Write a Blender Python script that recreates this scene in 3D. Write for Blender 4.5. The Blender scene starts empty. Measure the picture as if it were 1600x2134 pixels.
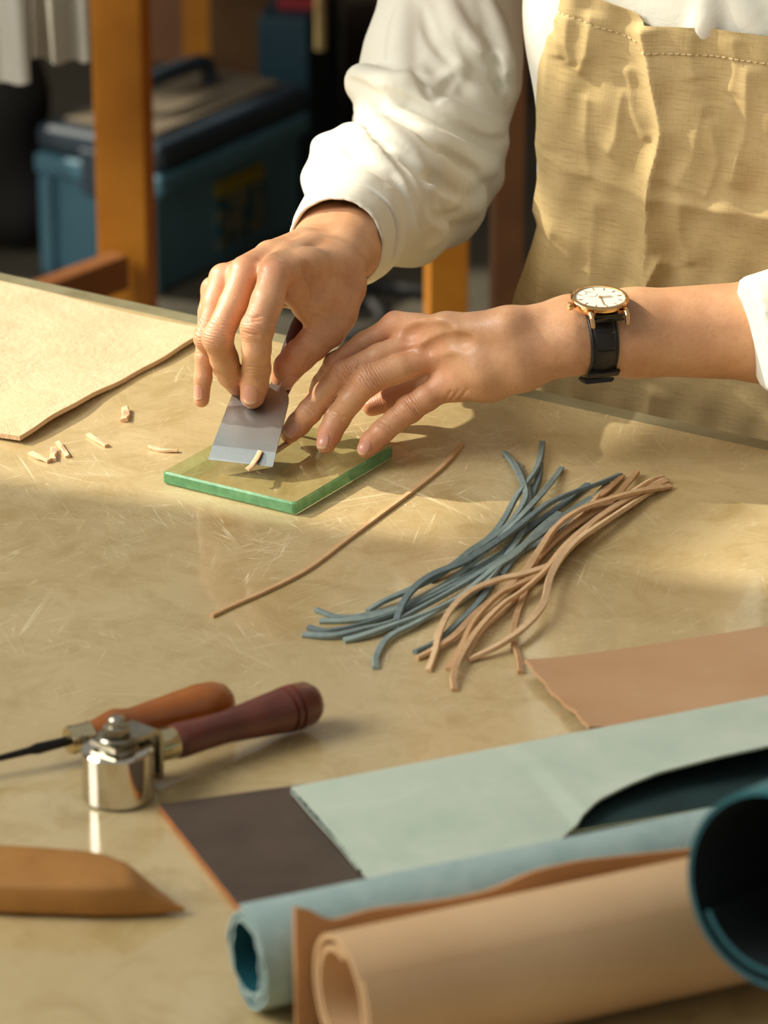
import bpy, bmesh, math, random
import numpy as np
from mathutils import Vector, Matrix

random.seed(7); RNG = np.random.default_rng(7)
SC = bpy.context.scene
COL = SC.collection

# ------------------------------------------------------------------ camera
# lengths are worked out in millimetres with z = 0 on the table top, then placed in metres
FPX, PITCH, CAMH, TZ = 8000.0, math.radians(22.5), 840.0, 750.0
CP, SP = math.cos(PITCH), math.sin(PITCH)
def W(px, py, z):
    """point at height z (mm over the table) on the sight line of a photo point"""
    u, v = (px-800)/FPX, (py-1067)/FPX
    d = np.array([u, CP - v*SP, -SP - v*CP])
    return np.array([0, 0, CAMH]) + d*((z-CAMH)/d[2])
def D(px, py, dep):
    u, v = (px-800)/FPX, (py-1067)/FPX
    return np.array([0, 0, CAMH]) + dep*np.array([u, CP - v*SP, -SP - v*CP])
def depth(p): return p[1]*CP - (p[2]-CAMH)*SP
def PX(p):
    dd = depth(p); yc = -(p[1]*SP + (p[2]-CAMH)*CP)
    return 800+FPX*p[0]/dd, 1067+FPX*yc/dd
def M(p): return Vector((p[0]*.001, p[1]*.001, (p[2]+TZ)*.001))

cam = bpy.data.objects.new('camera', bpy.data.cameras.new('camera')); COL.objects.link(cam)
cam.location = (0, 0, (CAMH+TZ)*.001); cam.rotation_euler = (math.pi/2-PITCH, 0, 0)
cam.data.sensor_fit = 'HORIZONTAL'; cam.data.sensor_width = 36; cam.data.lens = FPX/1600*36
cam.data.clip_start = .05; cam.data.clip_end = 60
cam.data.dof.use_dof = True; cam.data.dof.focus_distance = 2.245; cam.data.dof.aperture_fstop = 13.5
SC.camera = cam

# ------------------------------------------------------------------ light
SC.view_settings.view_transform = 'Standard'; SC.view_settings.look = 'None'
SC.view_settings.gamma = 1; SC.view_settings.use_curve_mapping = False
SC.view_settings.exposure = 0.0
cy = SC.cycles; cy.max_bounces = 6; cy.diffuse_bounces = 3; cy.glossy_bounces = 3; cy.transmission_bounces = 4; cy.transparent_max_bounces = 8; cy.use_adaptive_sampling = True; cy.adaptive_threshold = .07; cy.caustics_reflective = False; cy.caustics_refractive = False
world = bpy.data.worlds.new('daylight'); SC.world = world; world.use_nodes = True
wb = world.node_tree.nodes['Background']; wb.inputs[0].default_value = (1.0, .985, .91, 1); wb.inputs[1].default_value = .34
sun = bpy.data.objects.new('sun', bpy.data.lights.new('sun', 'SUN')); COL.objects.link(sun)
SUN_AZ, SUN_EL = math.radians(20), math.radians(35)      # behind-left of the viewer's left, height
SUN_DIR = Vector((math.cos(SUN_AZ)*math.cos(SUN_EL), -math.sin(SUN_AZ)*math.cos(SUN_EL), -math.sin(SUN_EL)))
sun.rotation_euler = SUN_DIR.to_track_quat('-Z', 'Y').to_euler(); sun.location = (-2, 4, 4)
sun.data.energy = 5.3; sun.data.angle = math.radians(.8); sun.data.color = (1, .92, .75)
fill_lamp = bpy.data.objects.new('window_daylight', bpy.data.lights.new('window_daylight', 'AREA')); COL.objects.link(fill_lamp)  # added soft fill lamp at front left, no window stands there
fill_lamp.location = (-2.1, 1.6, 2.3); fill_lamp.rotation_euler = (Vector((0, 2.1, .8))-fill_lamp.location).to_track_quat('-Z', 'Y').to_euler()
fill_lamp.data.shape = 'RECTANGLE'; fill_lamp.data.size = 1.6; fill_lamp.data.size_y = 1.3; fill_lamp.data.energy = 78; fill_lamp.data.color = (1, .975, .90)

# ------------------------------------------------------------------ helpers
def srgb(*c):
    o = []
    for v in c:
        v /= 255.0
        o.append(v/12.92 if v <= .04045 else ((v+.055)/1.055)**2.4)
    return (o[0], o[1], o[2], 1.0)
def obj(name, me, parent=None, mat=None, smooth=False):
    o = bpy.data.objects.new(name, me); COL.objects.link(o)
    if parent is not None: o.parent = parent
    if mat is not None:
        me.materials.clear(); me.materials.append(mat)
    if smooth: me.polygons.foreach_set('use_smooth', [True]*len(me.polygons))
    return o
def empty(name, p):
    """things keep their parts in world coordinates: the empty marks the base, parts are offset back"""
    o = bpy.data.objects.new(name, None); COL.objects.link(o); o.location = M(p); o.empty_display_size = .02
    return o
def adopt(root, *parts):
    for c in parts:
        c.parent = root; c.matrix_parent_inverse = Matrix.Translation(-root.location) if root.type == 'EMPTY' else Matrix()
def tag(o, label=None, cat=None, group=None, kind=None):
    if label: o['label'] = label
    if cat: o['category'] = cat
    if group: o['group'] = group
    if kind: o['kind'] = kind
    return o
def mesh(name, vs, fs, mm=True):
    me = bpy.data.meshes.new(name)
    vs = np.asarray(vs, float)
    if mm: vs = vs*.001; vs = vs + np.array([0, 0, TZ*.001])
    me.from_pydata(vs.tolist(), [], [tuple(int(i) for i in f) for f in fs]); me.update()
    return me
def nrm(v): v = np.asarray(v, float); return v/max(np.linalg.norm(v), 1e-12)
def frame(a, up=(0, 0, 1)):
    a = nrm(a); u = np.cross(up, a)
    if np.linalg.norm(u) < 1e-6: u = np.cross((0, 1, 0), a)
    u = nrm(u); return u, nrm(np.cross(a, u)), a
def catmull(P, n=8, closed=False):
    P = np.asarray(P, float); out = []
    Q = np.vstack([2*P[0]-P[1], P, 2*P[-1]-P[-2]])
    for i in range(1, len(Q)-2):
        for t in np.arange(n)/n:
            a, b, c, d = Q[i-1], Q[i], Q[i+1], Q[i+2]
            out.append(.5*((2*b)+(c-a)*t+(2*a-5*b+4*c-d)*t*t+(3*b-a-3*c+d)*t**3))
    out.append(Q[-2]); return np.array(out)
def lathe(name, base, axis, prof, n=40, capA=True, capB=True, sx=1., sy=1., up=(0, 0, 1)):
    """prof: (distance along axis, radius)"""
    u, w, a = frame(axis, up); base = np.asarray(base, float); vs = []; fs = []
    for t, r in prof:
        for i in range(n):
            q = 2*math.pi*i/n
            vs.append(base + a*t + r*(sx*math.cos(q)*u + sy*math.sin(q)*w))
    for k in range(len(prof)-1):
        for i in range(n):
            j = (i+1) % n
            fs.append((k*n+i, k*n+j, (k+1)*n+j, (k+1)*n+i))
    if capA: fs.append(tuple(range(n))[::-1])
    if capB: fs.append(tuple(range((len(prof)-1)*n, len(prof)*n)))
    return mesh(name, vs, fs)
def sweep(name, path, sect, ups=None, cap=True, closed=False, scale=None):
    """sect: closed 2-D outline (side, up); ups: normals along the path"""
    path = np.asarray(path, float); m = len(sect); n = len(path); vs = []; fs = []
    for k in range(n):
        if closed: t = path[(k+1) % n]-path[k-1]
        else: t = path[min(k+1, n-1)]-path[max(k-1, 0)]
        t = nrm(t); up = np.asarray(ups[k] if ups is not None else (0, 0, 1), float)
        s = nrm(np.cross(t, up)); w = nrm(np.cross(s, t)); f = 1 if scale is None else scale[k]
        for (x, y) in sect: vs.append(path[k]+s*x*f+w*y*f)
    for k in range(n if closed else n-1):
        k2 = (k+1) % n
        for i in range(m):
            j = (i+1) % m; fs.append((k*m+i, k*m+j, k2*m+j, k2*m+i))
    if cap and not closed:
        fs.append(tuple(range(m))[::-1]); fs.append(tuple(range((n-1)*m, n*m)))
    me = mesh(name, vs, fs); fixn(me); return me
def fixn(me):
    bm = bmesh.new(); bm.from_mesh(me); bmesh.ops.recalc_face_normals(bm, faces=bm.faces); bm.to_mesh(me); bm.free()
def circ(r, n=10): return [(r*math.cos(2*math.pi*i/n), r*math.sin(2*math.pi*i/n)) for i in range(n)]
def box(name, c, half, ax=None, bev=0., seg=2):
    """c in mm; half sizes; ax: three axes"""
    bm = bmesh.new(); bmesh.ops.create_cube(bm, size=2)
    ax = np.eye(3) if ax is None else np.asarray(ax, float)
    for v in bm.verts:
        q = np.asarray(c, float) + sum(ax[i]*half[i]*v.co[i] for i in range(3))
        v.co = M(q)
    bmesh.ops.recalc_face_normals(bm, faces=bm.faces)
    if bev: bmesh.ops.bevel(bm, geom=bm.edges[:], offset=bev*.001, segments=seg, profile=.6, affect='EDGES')
    me = bpy.data.meshes.new(name); bm.to_mesh(me); bm.free(); return me
def prism(name, poly, z0, z1, bev=0., seg=2, sub=0):
    """poly: world xy points (mm)"""
    bm = bmesh.new()
    A = [bm.verts.new(M((p[0], p[1], z0))) for p in poly]; B = [bm.verts.new(M((p[0], p[1], z1))) for p in poly]
    bm.faces.new(A[::-1]); bm.faces.new(B); n = len(poly)
    for i in range(n): bm.faces.new((A[i], A[(i+1) % n], B[(i+1) % n], B[i]))
    bmesh.ops.recalc_face_normals(bm, faces=bm.faces)
    if bev: bmesh.ops.bevel(bm, geom=bm.edges[:], offset=bev*.001, segments=seg, profile=.6, affect='EDGES')
    me = bpy.data.meshes.new(name); bm.to_mesh(me); bm.free(); return me
def autosmooth(o, ang=40):
    me = o.data; me.polygons.foreach_set('use_smooth', [True]*len(me.polygons))
    bm = bmesh.new(); bm.from_mesh(me)
    for e in bm.edges:
        e.smooth = not (len(e.link_faces) == 2 and e.calc_face_angle(0) > math.radians(ang))
    bm.to_mesh(me); bm.free(); return o
def sheet(name, grid, th, mat, parent=None, mat2=None):
    """grid (n,m,3) of top points in mm -> thick sheet with closed rim"""
    n, m, _ = grid.shape
    du = np.gradient(grid, axis=0); dv = np.gradient(grid, axis=1)
    N = np.cross(du, dv); N /= np.maximum(np.linalg.norm(N, axis=2, keepdims=True), 1e-9)
    top = grid; bot = grid - N*th
    vs = np.concatenate([top.reshape(-1, 3), bot.reshape(-1, 3)]); o = n*m; fs = []
    for i in range(n-1):
        for j in range(m-1):
            a, b, c, d = i*m+j, (i+1)*m+j, (i+1)*m+j+1, i*m+j+1
            fs.append((a, b, c, d)); fs.append((o+d, o+c, o+b, o+a))
    rim = [i*m for i in range(n)] + [(n-1)*m+j for j in range(1, m)] + [i*m+m-1 for i in range(n-2, -1, -1)] + [j for j in range(m-2, 0, -1)]
    for k in range(len(rim)):
        a, b = rim[k], rim[(k+1) % len(rim)]; fs.append((b, a, o+a, o+b))
    me = mesh(name, vs, fs); ob = obj(name, me, parent, mat)
    if mat2 is not None:
        me.materials.append(mat2)
        for k in range((n-1)*(m-1)): me.polygons[2*k+1].material_index = 1
    fixn(me); return autosmooth(ob, 50)

# ------------------------------------------------------------------ materials
class NT:
    def __init__(s, name):
        s.m = bpy.data.materials.new(name); s.m.use_nodes = True
        s.t = s.m.node_tree; s.b = s.t.nodes['Principled BSDF']; s.o = s.t.nodes['Material Output']
    def n(s, typ, **kw):
        x = s.t.nodes.new(typ)
        for k, v in kw.items():
            if k.startswith('_'): setattr(x, k[1:], v)
            else: x.inputs[k.replace('__', ' ')].default_value = v
        return x
    def l(s, a, b): s.t.links.new(a, b)
    def coord(s, kind='Object', scale=(1, 1, 1), rot=(0, 0, 0)):
        if not hasattr(s, 'tc'): s.tc = s.n('ShaderNodeTexCoord')
        o = s.tc.outputs[kind]
        for key, val, none in (('Rotation', rot, (0, 0, 0)), ('Scale', scale, (1, 1, 1))):
            if tuple(val) != none:
                mp = s.n('ShaderNodeMapping'); mp.inputs[key].default_value = val; s.l(o, mp.inputs['Vector']); o = mp.outputs[0]
        return o
    def noise(s, vec, scale, det=4, rough=.55, dist=0):
        x = s.n('ShaderNodeTexNoise', Scale=scale, Detail=det, Roughness=rough, Distortion=dist); s.l(vec, x.inputs['Vector']); return x.outputs['Fac']
    def ramp(s, fac, stops):
        r = s.n('ShaderNodeValToRGB'); e = r.color_ramp.elements
        while len(e) < len(stops): e.new(.5)
        for k, (p, c) in enumerate(stops):
            e[k].position = p; e[k].color = c if isinstance(c, tuple) else (c, c, c, 1)
        s.l(fac, r.inputs[0]); return r.outputs[0]
    def mix(s, fac, a, b, mode='MIX'):
        x = s.n('ShaderNodeMix', _data_type='RGBA', _blend_type=mode)
        for sock, val in ((x.inputs[0], fac), (x.inputs[6], a), (x.inputs[7], b)):
            if hasattr(val, 'is_output'): s.l(val, sock)
            else: sock.default_value = val
        return x.outputs[2]
    def math(s, op, a, b=0., c=0.):
        x = s.n('ShaderNodeMath', _operation=op)
        for i, val in enumerate((a, b, c)):
            if hasattr(val, 'is_output'): s.l(val, x.inputs[i])
            else: x.inputs[i].default_value = val
        return x.outputs[0]
    def attr(s, name):
        x = s.n('ShaderNodeAttribute'); x.attribute_name = name; return x.outputs['Fac']
    def bump(s, h, strength=.3, dist=.001, prev=None):
        x = s.n('ShaderNodeBump', Strength=strength, Distance=dist); s.l(h, x.inputs['Height'])
        if prev is not None: s.l(prev, x.inputs['Normal'])
        return x.outputs[0]
    def set(s, **kw):
        for k, v in kw.items():
            sock = s.b.inputs[k.replace('__', ' ')]
            if hasattr(v, 'is_output'): s.l(v, sock)
            else: sock.default_value = v
        return s
def basic(name, c1, c2, scale=60, rough=.6, bump=.2, bscale=900, bd=.0003, metal=0., spec=.5, stretch=(1, 1, 1), rot=(0, 0, 0), **kw):
    t = NT(name); v = t.coord('Object', stretch, rot)
    f = t.noise(v, scale, 5); t.set(Base__Color=t.mix(t.ramp(f, [(.3, 0.), (.7, 1.)]), c1, c2), Roughness=rough, Metallic=metal, Specular__IOR__Level=spec)
    if bump: t.set(Normal=t.bump(t.noise(v, bscale, 3), bump, bd))
    t.set(**kw); return t.m
# ------------------------------------------------------------------ room
E1 = nrm(W(1600, 915, 0)-W(0, 565, 0)); E2 = np.array([E1[1], -E1[0], 0])      # along the far table edge, towards the viewer
EDGE0 = W(800, 742, 0)
def T(a, b, z=0.): return EDGE0+E1*a+E2*b+np.array([0, 0, z])
def tz(p): return p[0], p[1]
FLOOR = basic('floor_concrete', srgb(96, 90, 76), srgb(74, 69, 58), 6, .6, .3, 60, .002)
WALL = basic('wall_plaster', srgb(120, 104, 84), srgb(104, 88, 70), 3, .9, .2, 90, .001)
tag(obj('floor', box('floor', (0, 2600, -TZ-20), (3400, 3600, 20)), None, FLOOR), kind='structure')
tag(obj('wall_back', box('wall_back', (0, 5900, 500), (3400, 40, 1250)), None, WALL), kind='structure')
tag(obj('wall_right', box('wall_right', (1750, 3300, 500), (40, 2600, 1250)), None, basic('wall_dark_plaster', srgb(96, 80, 62), srgb(82, 68, 52), 3, .9, .2, 90, .001)), kind='structure')
# left wall, square to the table, with its window: the sun comes in through it
AW = -1750.
def to_wall(px, py, z=0.):
    """where the sun ray that reaches a table point passes the wall: (distance along the wall, height)"""
    p = W(px, py, z); d = -np.array(SUN_DIR); k = (AW-(p-EDGE0) @ E1)/(d @ E1); q = p+d*k; return (q-EDGE0) @ E2, q[2]
wl = empty('wall_left', T(AW, -500, -TZ)); tag(wl, kind='structure')
def wseg(nm, b0, b1, z0, z1, th, mat, par, bev=0.):
    adopt(par, obj(nm, box(nm, T(AW, (b0+b1)/2, (z0+z1)/2), (th, (b1-b0)/2, (z1-z0)/2), [E1, E2, (0, 0, 1)], bev), None, mat))
JB = to_wall(870, 1185)[0]; ZA = to_wall(1030, 1120)[1]; ZB = to_wall(1235, 1205)[1]
WB0, WZ0, WZ1 = 250., 180., 1640.
wseg('wall_panel', JB, JB+720, -TZ, 1800, 40, WALL, wl); wseg('wall_panel', WB0-60, WB0, -TZ, 1800, 40, WALL, wl); wseg('wall_panel', WB0, JB, -TZ, WZ0, 40, WALL, wl); wseg('wall_panel', WB0, JB, WZ1, 1800, 40, WALL, wl)
WOODW = basic('window_wood', srgb(150, 120, 84), srgb(128, 98, 64), 20, .6, .1)
w1 = empty('window_1', T(AW, JB, WZ0)); tag(w1, kind='structure')
wseg('window_frame', JB-36, JB, WZ0, WZ1, 30, WOODW, w1, 3); wseg('window_frame', WB0, WB0+36, WZ0, WZ1, 30, WOODW, w1, 3); wseg('window_sill', WB0, JB, WZ0, WZ0+30, 70, WOODW, w1, 3)
wseg('window_transom', WB0+36, JB-36, ZA, ZB, 24, WOODW, w1, 3)
# ------------------------------------------------------------------ table
t = NT('scratched_sheet'); v = t.coord()
warm = t.mix(t.ramp(t.noise(v, 7, 6, .62, .6), [(.32, 0.), (.68, 1.)]), srgb(204, 183, 138), srgb(187, 164, 116))
warm = t.mix(t.math('MULTIPLY', t.ramp(t.noise(v, 26, 6, .7, 1.2), [(.46, 0.), (.70, 1.)]), .72), warm, srgb(168, 142, 90))
scr = None
masks = [t.ramp(t.noise(t.coord('Object', (14, 20, 1), (0, 0, q)), 1., 1, .5), [(.46, 0.), (.58, 1.)]) for q in (.4, 1.3, 2.4)]
for k, (ang, ln, ac, eps) in enumerate([(.52, 6, 240, .008), (-.62, 4, 190, .007), (1.25, 6, 260, .008), (.05, 5, 220, .007), (2.2, 7, 240, .008), (.85, 3, 140, .0055), (1.75, 4, 200, .007), (2.7, 5, 230, .007)]):
    n = t.noise(t.coord('Object', (ln, ac, 1), (0, 0, ang)), 1., 0, .4)
    s = t.ramp(t.math('ABSOLUTE', t.math('SUBTRACT', n, .5)), [(0., 1.), (eps, 0.)])
    s = t.math('MULTIPLY', s, masks[k % 3])
    scr = s if scr is None else t.math('MAXIMUM', scr, s)
fine = t.noise(t.coord('Object', (14, 700, 1), (0, 0, .55)), 1., 3, .7)
fine2 = t.noise(t.coord('Object', (500, 16, 1), (0, 0, -.1)), 1., 3, .7)
zone = t.ramp(t.noise(v, 9, 3), [(.36, .35), (.6, 1.)])
# cutting marks lie thickest around the middle of the bench, where the work is done
geo = t.n('ShaderNodeVectorMath', _operation='DISTANCE'); geo.inputs[1].default_value = tuple(M(W(760, 1010, 0)))
pc = t.n('ShaderNodeNewGeometry'); t.l(pc.outputs['Position'], geo.inputs[0])
use = t.ramp(geo.outputs['Value'], [(.14, 1.), (.42, .10)])
scrz = t.math('MULTIPLY', t.math('MULTIPLY', scr, zone), use)
fz = t.math('MULTIPLY', t.math('ADD', t.ramp(fine, [(.52, 0.), (.75, 1.)]), t.ramp(fine2, [(.55, 0.), (.78, .8)])), t.math('MULTIPLY', use, .4))
colr = t.mix(t.math('MULTIPLY', scrz, .85), warm, srgb(246, 232, 192))
colr = t.mix(t.math('MULTIPLY', fz, .5), colr, srgb(232, 210, 160))
rgh = t.math('ADD', t.math('ADD', t.ramp(t.noise(v, 30, 4), [(.35, .10), (.7, .20)]), t.math('MULTIPLY', scrz, .3)), t.math('MULTIPLY', use, .13))
hb = t.math('ADD', t.math('MULTIPLY', scrz, -1.), t.math('MULTIPLY', fz, -.35))
t.set(Base__Color=colr, Roughness=rgh, Normal=t.bump(t.noise(v, 14, 2), .10, .002, t.bump(hb, .30, .0003)), Specular__IOR__Level=.62, Coat__Weight=.35, Coat__Roughness=.06)
SHEETM = t.m
EDGEM = basic('sheet_edge', srgb(148, 142, 112), srgb(120, 112, 84), 30, .25, .1, 200)
WOODT = basic('table_wood', srgb(150, 108, 62), srgb(122, 84, 46), 30, .6, .2, 300)
tab = empty('work_table', T(-100, 500, -TZ)); tag(tab, 'long work table topped with scratched clear sheet over golden board', 'table')
A0, A1, B1 = -760., 780., 1150.
top = obj('cover_sheet', prism('cover_sheet', [tz(T(A0, 15)), tz(T(A1, 15)), tz(T(A1, B1)), tz(T(A0, B1))], -9, 0), None, SHEETM)
band = obj('edge_band', prism('edge_band', [tz(T(A0, 0)), tz(T(A1, 0)), tz(T(A1, 15)), tz(T(A0, 15))], -9, -.15, 1.2, 3), None, EDGEM)
brd = obj('table_board', prism('table_board', [tz(T(A0, 4)), tz(T(A1, 4)), tz(T(A1, B1-4)), tz(T(A0, B1-4))], -38, -9.05, 1.5), None, WOODT)
adopt(tab, top, band, brd)
for a, b in ((A0+60, 70), (A1-60, 70), (A0+60, B1-70), (A1-60, B1-70)):
    adopt(tab, obj('leg', box('leg', T(a, b, (-TZ-38)/2), (32, 32, (TZ-38)/2), [E1, E2, (0, 0, 1)], 3), None, WOODT))
rail = obj('apron_rail', box('apron_rail', T((A0+A1)/2, 60, -80), ((A1-A0)/2-92, 10, 41), [E1, E2, (0, 0, 1)]), None, WOODT); adopt(tab, rail)
# ------------------------------------------------------------------ implicit surfaces (skin and cloth)
def smin(a, b, k):
    if k <= 0: return np.minimum(a, b)
    h = np.maximum(k-np.abs(a-b), 0)/k
    return np.minimum(a, b)-h*h*k*.25
class Field:
    def __init__(s, lo, hi, h):
        s.lo = np.asarray(lo, float); s.h = h
        s.n = np.ceil((np.asarray(hi, float)-s.lo)/h).astype(int)+1
        s.f = np.full(s.n, 60., np.float32)
    def sub(s, lo, hi):
        a = np.clip(np.floor((lo-s.lo)/s.h).astype(int), 0, s.n-1); b = np.clip(np.ceil((hi-s.lo)/s.h).astype(int)+1, 1, s.n)
        return a, b
    def _cap(s, A, B, ra, rb, pad):
        R = max(ra, rb)+pad
        a, b = s.sub(np.minimum(A, B)-R, np.maximum(A, B)+R)
        if np.any(b <= a): return None
        g = [s.lo[i]+s.h*np.arange(a[i], b[i]) for i in range(3)]
        X = g[0][:, None, None]; Y = g[1][None, :, None]; Z = g[2][None, None, :]
        d = B-A; L2 = max(float(d @ d), 1e-6)
        t = np.clip(((X-A[0])*d[0]+(Y-A[1])*d[1]+(Z-A[2])*d[2])/L2, 0, 1)
        q = np.sqrt((X-A[0]-t*d[0])**2+(Y-A[1]-t*d[1])**2+(Z-A[2]-t*d[2])**2)-(ra+(rb-ra)*t)
        return (slice(a[0], b[0]), slice(a[1], b[1]), slice(a[2], b[2])), q.astype(np.float32)
    def cap(s, A, B, ra, rb, k=3.):
        r = s._cap(np.asarray(A, float), np.asarray(B, float), ra, rb, k+4*s.h)
        if r: s.f[r[0]] = smin(s.f[r[0]], r[1], k)
    def carve(s, A, B, ra, rb, k=1.):
        r = s._cap(np.asarray(A, float), np.asarray(B, float), ra, rb, k+4*s.h)
        if r: s.f[r[0]] = -smin(-s.f[r[0]], r[1], k)
    def chain(s, pts, k=3.):
        for (a, ra), (b, rb) in zip(pts[:-1], pts[1:]): s.cap(a, b, ra, rb, k)
    def merge(s, o, k): s.f = smin(s.f, o.f, k)
    def val(s, p):
        q = (np.asarray(p, float)-s.lo)/s.h
        i = np.clip(np.floor(q).astype(int), 0, s.n-2); t = np.clip(q-i, 0, 1)
        r = 0
        for c in range(8):
            o = np.array([c & 1, c >> 1 & 1, c >> 2])
            w = np.prod(np.where(o == 1, t, 1-t), axis=-1); j = i+o
            r = r + w*s.f[j[..., 0], j[..., 1], j[..., 2]]
        return r
    def grad(s, p, e=1.5):
        p = np.asarray(p, float); return nrm([s.val(p+np.eye(3)[i]*e)-s.val(p-np.eye(3)[i]*e) for i in range(3)])
    def hit(s, o, d, t0, t1):
        ts = np.arange(t0, t1, s.h*.5); v = s.val(o[None]+d[None]*ts[:, None]); i = np.where(v < 0)[0]
        if len(i) == 0: return None
        i = i[0]
        if i == 0: return o+d*ts[0]
        f = v[i-1]/(v[i-1]-v[i]+1e-9); return o+d*(ts[i-1]+f*(ts[i]-ts[i-1]))
    def cast(s, px, py):
        c = D(px, py, 1000.); o = np.array([0, 0, CAMH]); d = c-o; L = np.linalg.norm(d); d = d/L
        cen = s.lo+s.n*s.h/2; R = np.linalg.norm(s.n*s.h)/2; m = float((cen-o) @ d)
        ts = np.arange(m-R, m+R, s.h*.5); P = o[None]+d[None]*ts[:, None]
        ins = np.all((P > s.lo) & (P < s.lo+(s.n-1)*s.h), axis=1); P = P[ins]
        if len(P) == 0: return None
        v = s.val(P); i = np.where(v < 0)[0]
        return None if len(i) == 0 else P[i[0]]
    def surf(s, smooth=2):
        f = s.f; S = f < 0; nx, ny, nz = f.shape
        cnt = np.zeros((nx-1, ny-1, nz-1), np.int8)
        for c in range(8):
            a, b, d = c & 1, c >> 1 & 1, c >> 2; cnt += S[a:nx-1+a, b:ny-1+b, d:nz-1+d]
        I, J, K = np.nonzero((cnt > 0) & (cnt < 8)); N = len(I)
        idx = np.full(cnt.shape, -1, np.int64); idx[I, J, K] = np.arange(N)
        acc = np.zeros((N, 3)); w = np.zeros(N)
        cor = [(c & 1, c >> 1 & 1, c >> 2) for c in range(8)]
        for p in range(8):
            for ax in range(3):
                if cor[p][ax]: continue
                q = list(cor[p]); q[ax] = 1; P0 = cor[p]
                va = f[I+P0[0], J+P0[1], K+P0[2]]; vb = f[I+q[0], J+q[1], K+q[2]]
                m = (va < 0) != (vb < 0); t = np.where(m, va/np.where(m, va-vb, 1), 0)
                pos = np.tile(np.array(P0, float), (N, 1)); pos[:, ax] += t
                acc += pos*m[:, None]; w += m
        V = (np.stack([I, J, K], 1)+acc/w[:, None])*s.h+s.lo
        Q = []
        for ax in range(3):
            o1, o2 = [(1, 2), (2, 0), (0, 1)][ax]
            a = [slice(None)]*3; b = [slice(None)]*3; a[ax] = slice(0, -1); b[ax] = slice(1, None)
            ch = S[tuple(a)] != S[tuple(b)]; ii = np.array(np.nonzero(ch)).T
            ok = (ii[:, o1] > 0) & (ii[:, o2] > 0) & (ii[:, o1] < cnt.shape[o1]) & (ii[:, o2] < cnt.shape[o2]); ii = ii[ok]
            ins = S[ii[:, 0], ii[:, 1], ii[:, 2]]
            def cell(d1, d2):
                j = ii.copy(); j[:, o1] += d1; j[:, o2] += d2; return idx[j[:, 0], j[:, 1], j[:, 2]]
            q = np.stack([cell(-1, -1), cell(0, -1), cell(0, 0), cell(-1, 0)], 1)
            q[~ins] = q[~ins][:, ::-1]; Q.append(q)
        Q = np.concatenate(Q); Q = Q[(Q >= 0).all(1)]
        for _ in range(smooth):
            a = np.zeros_like(V); c = np.zeros(len(V))
            for k in range(4):
                np.add.at(a, Q[:, k], V[Q[:, (k+1) % 4]]+V[Q[:, k-1]]); np.add.at(c, Q[:, k], 2)
            V = V*.4+.6*a/np.maximum(c, 1)[:, None]
        return V, Q
def quadmesh(name, V, Q):
    me = bpy.data.meshes.new(name); V = np.asarray(V)*.001+np.array([0, 0, TZ*.001])
    me.vertices.add(len(V)); me.vertices.foreach_set('co', V.ravel().astype(np.float32))
    me.loops.add(Q.size); me.loops.foreach_set('vertex_index', Q.ravel().astype(np.int32))
    me.polygons.add(len(Q)); me.polygons.foreach_set('loop_start', np.arange(0, Q.size, 4, dtype=np.int32))
    me.polygons.foreach_set('use_smooth', np.ones(len(Q), bool))
    me.update(calc_edges=True); me.validate(); return me
def fattr(me, name, arr):
    a = me.attributes.new(name, 'FLOAT', 'POINT'); a.data.foreach_set('value', np.asarray(arr, np.float32))
def rp(px, P): return px*depth(P)/FPX        # photo radius -> mm at that point

# ------------------------------------------------------------------ knife and plate positions (hands need them)
PL_T = 8.0
KA, KB = W(434, 958, PL_T+.2), W(568, 973, PL_T+.2)
K_SIDE = nrm(KB-KA); K_N = nrm([-K_SIDE[1], K_SIDE[0], 0]); K_E = math.radians(34)
K_AX = K_N*math.cos(K_E)+np.array([0, 0, 1])*math.sin(K_E); K_UP = nrm(np.cross(K_SIDE, K_AX))
K_MID = (KA+KB)/2
def on_blade(px, py, lift=0.):
    o = np.array([0, 0, CAMH]); d = D(px, py, 1000.)-o
    t = ((K_MID+K_UP*lift-o) @ K_UP)/(d @ K_UP); return o+d*t

# ------------------------------------------------------------------ hands
R0 = 2240.
def rq(l): return [(D(x, y, R0+d), rp(r, D(x, y, R0+d))) for x, y, d, r in l]
def lq(l): return [(W(x, y, z), rp(r, W(x, y, z))) for x, y, z, r in l]
tipd = depth(on_blade(523, 838))-R0
RH = dict(
  index=rq([(572, 574, -6, 32), (557, 628, -12, 34), (536, 684, -15, 34), (534, 728, -11, 30.5), (534, 768, tipd-15, 30), (530, 800, tipd-11, 29), (526, 826, tipd-8.5, 26)]),
  middle=rq([(510, 572, 6, 31), (486, 635, 0, 30), (453, 704, -6, 31), (467, 748, 8, 29), (481, 782, 20, 27), (494, 804, 30, 22)]),
  ring=rq([(466, 580, 16, 29), (449, 632, 12, 27), (432, 704, 8, 27), (450, 750, 34, 22), (476, 786, 48, 19)]),
  pinky=rq([(444, 602, 30, 23), (434, 650, 27, 21), (428, 708, 20, 20), (425, 745, 18, 18.5), (423, 788, 20, 18.5), (420, 833, 24, 16.5)]),
  thumb=rq([(722, 600, 50, 36), (682, 688, 36, 34), (652, 716, 33, 34), (623, 742, 31, 34), (601, 766, 33, 31), (590, 790, 36, 25)]))
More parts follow.
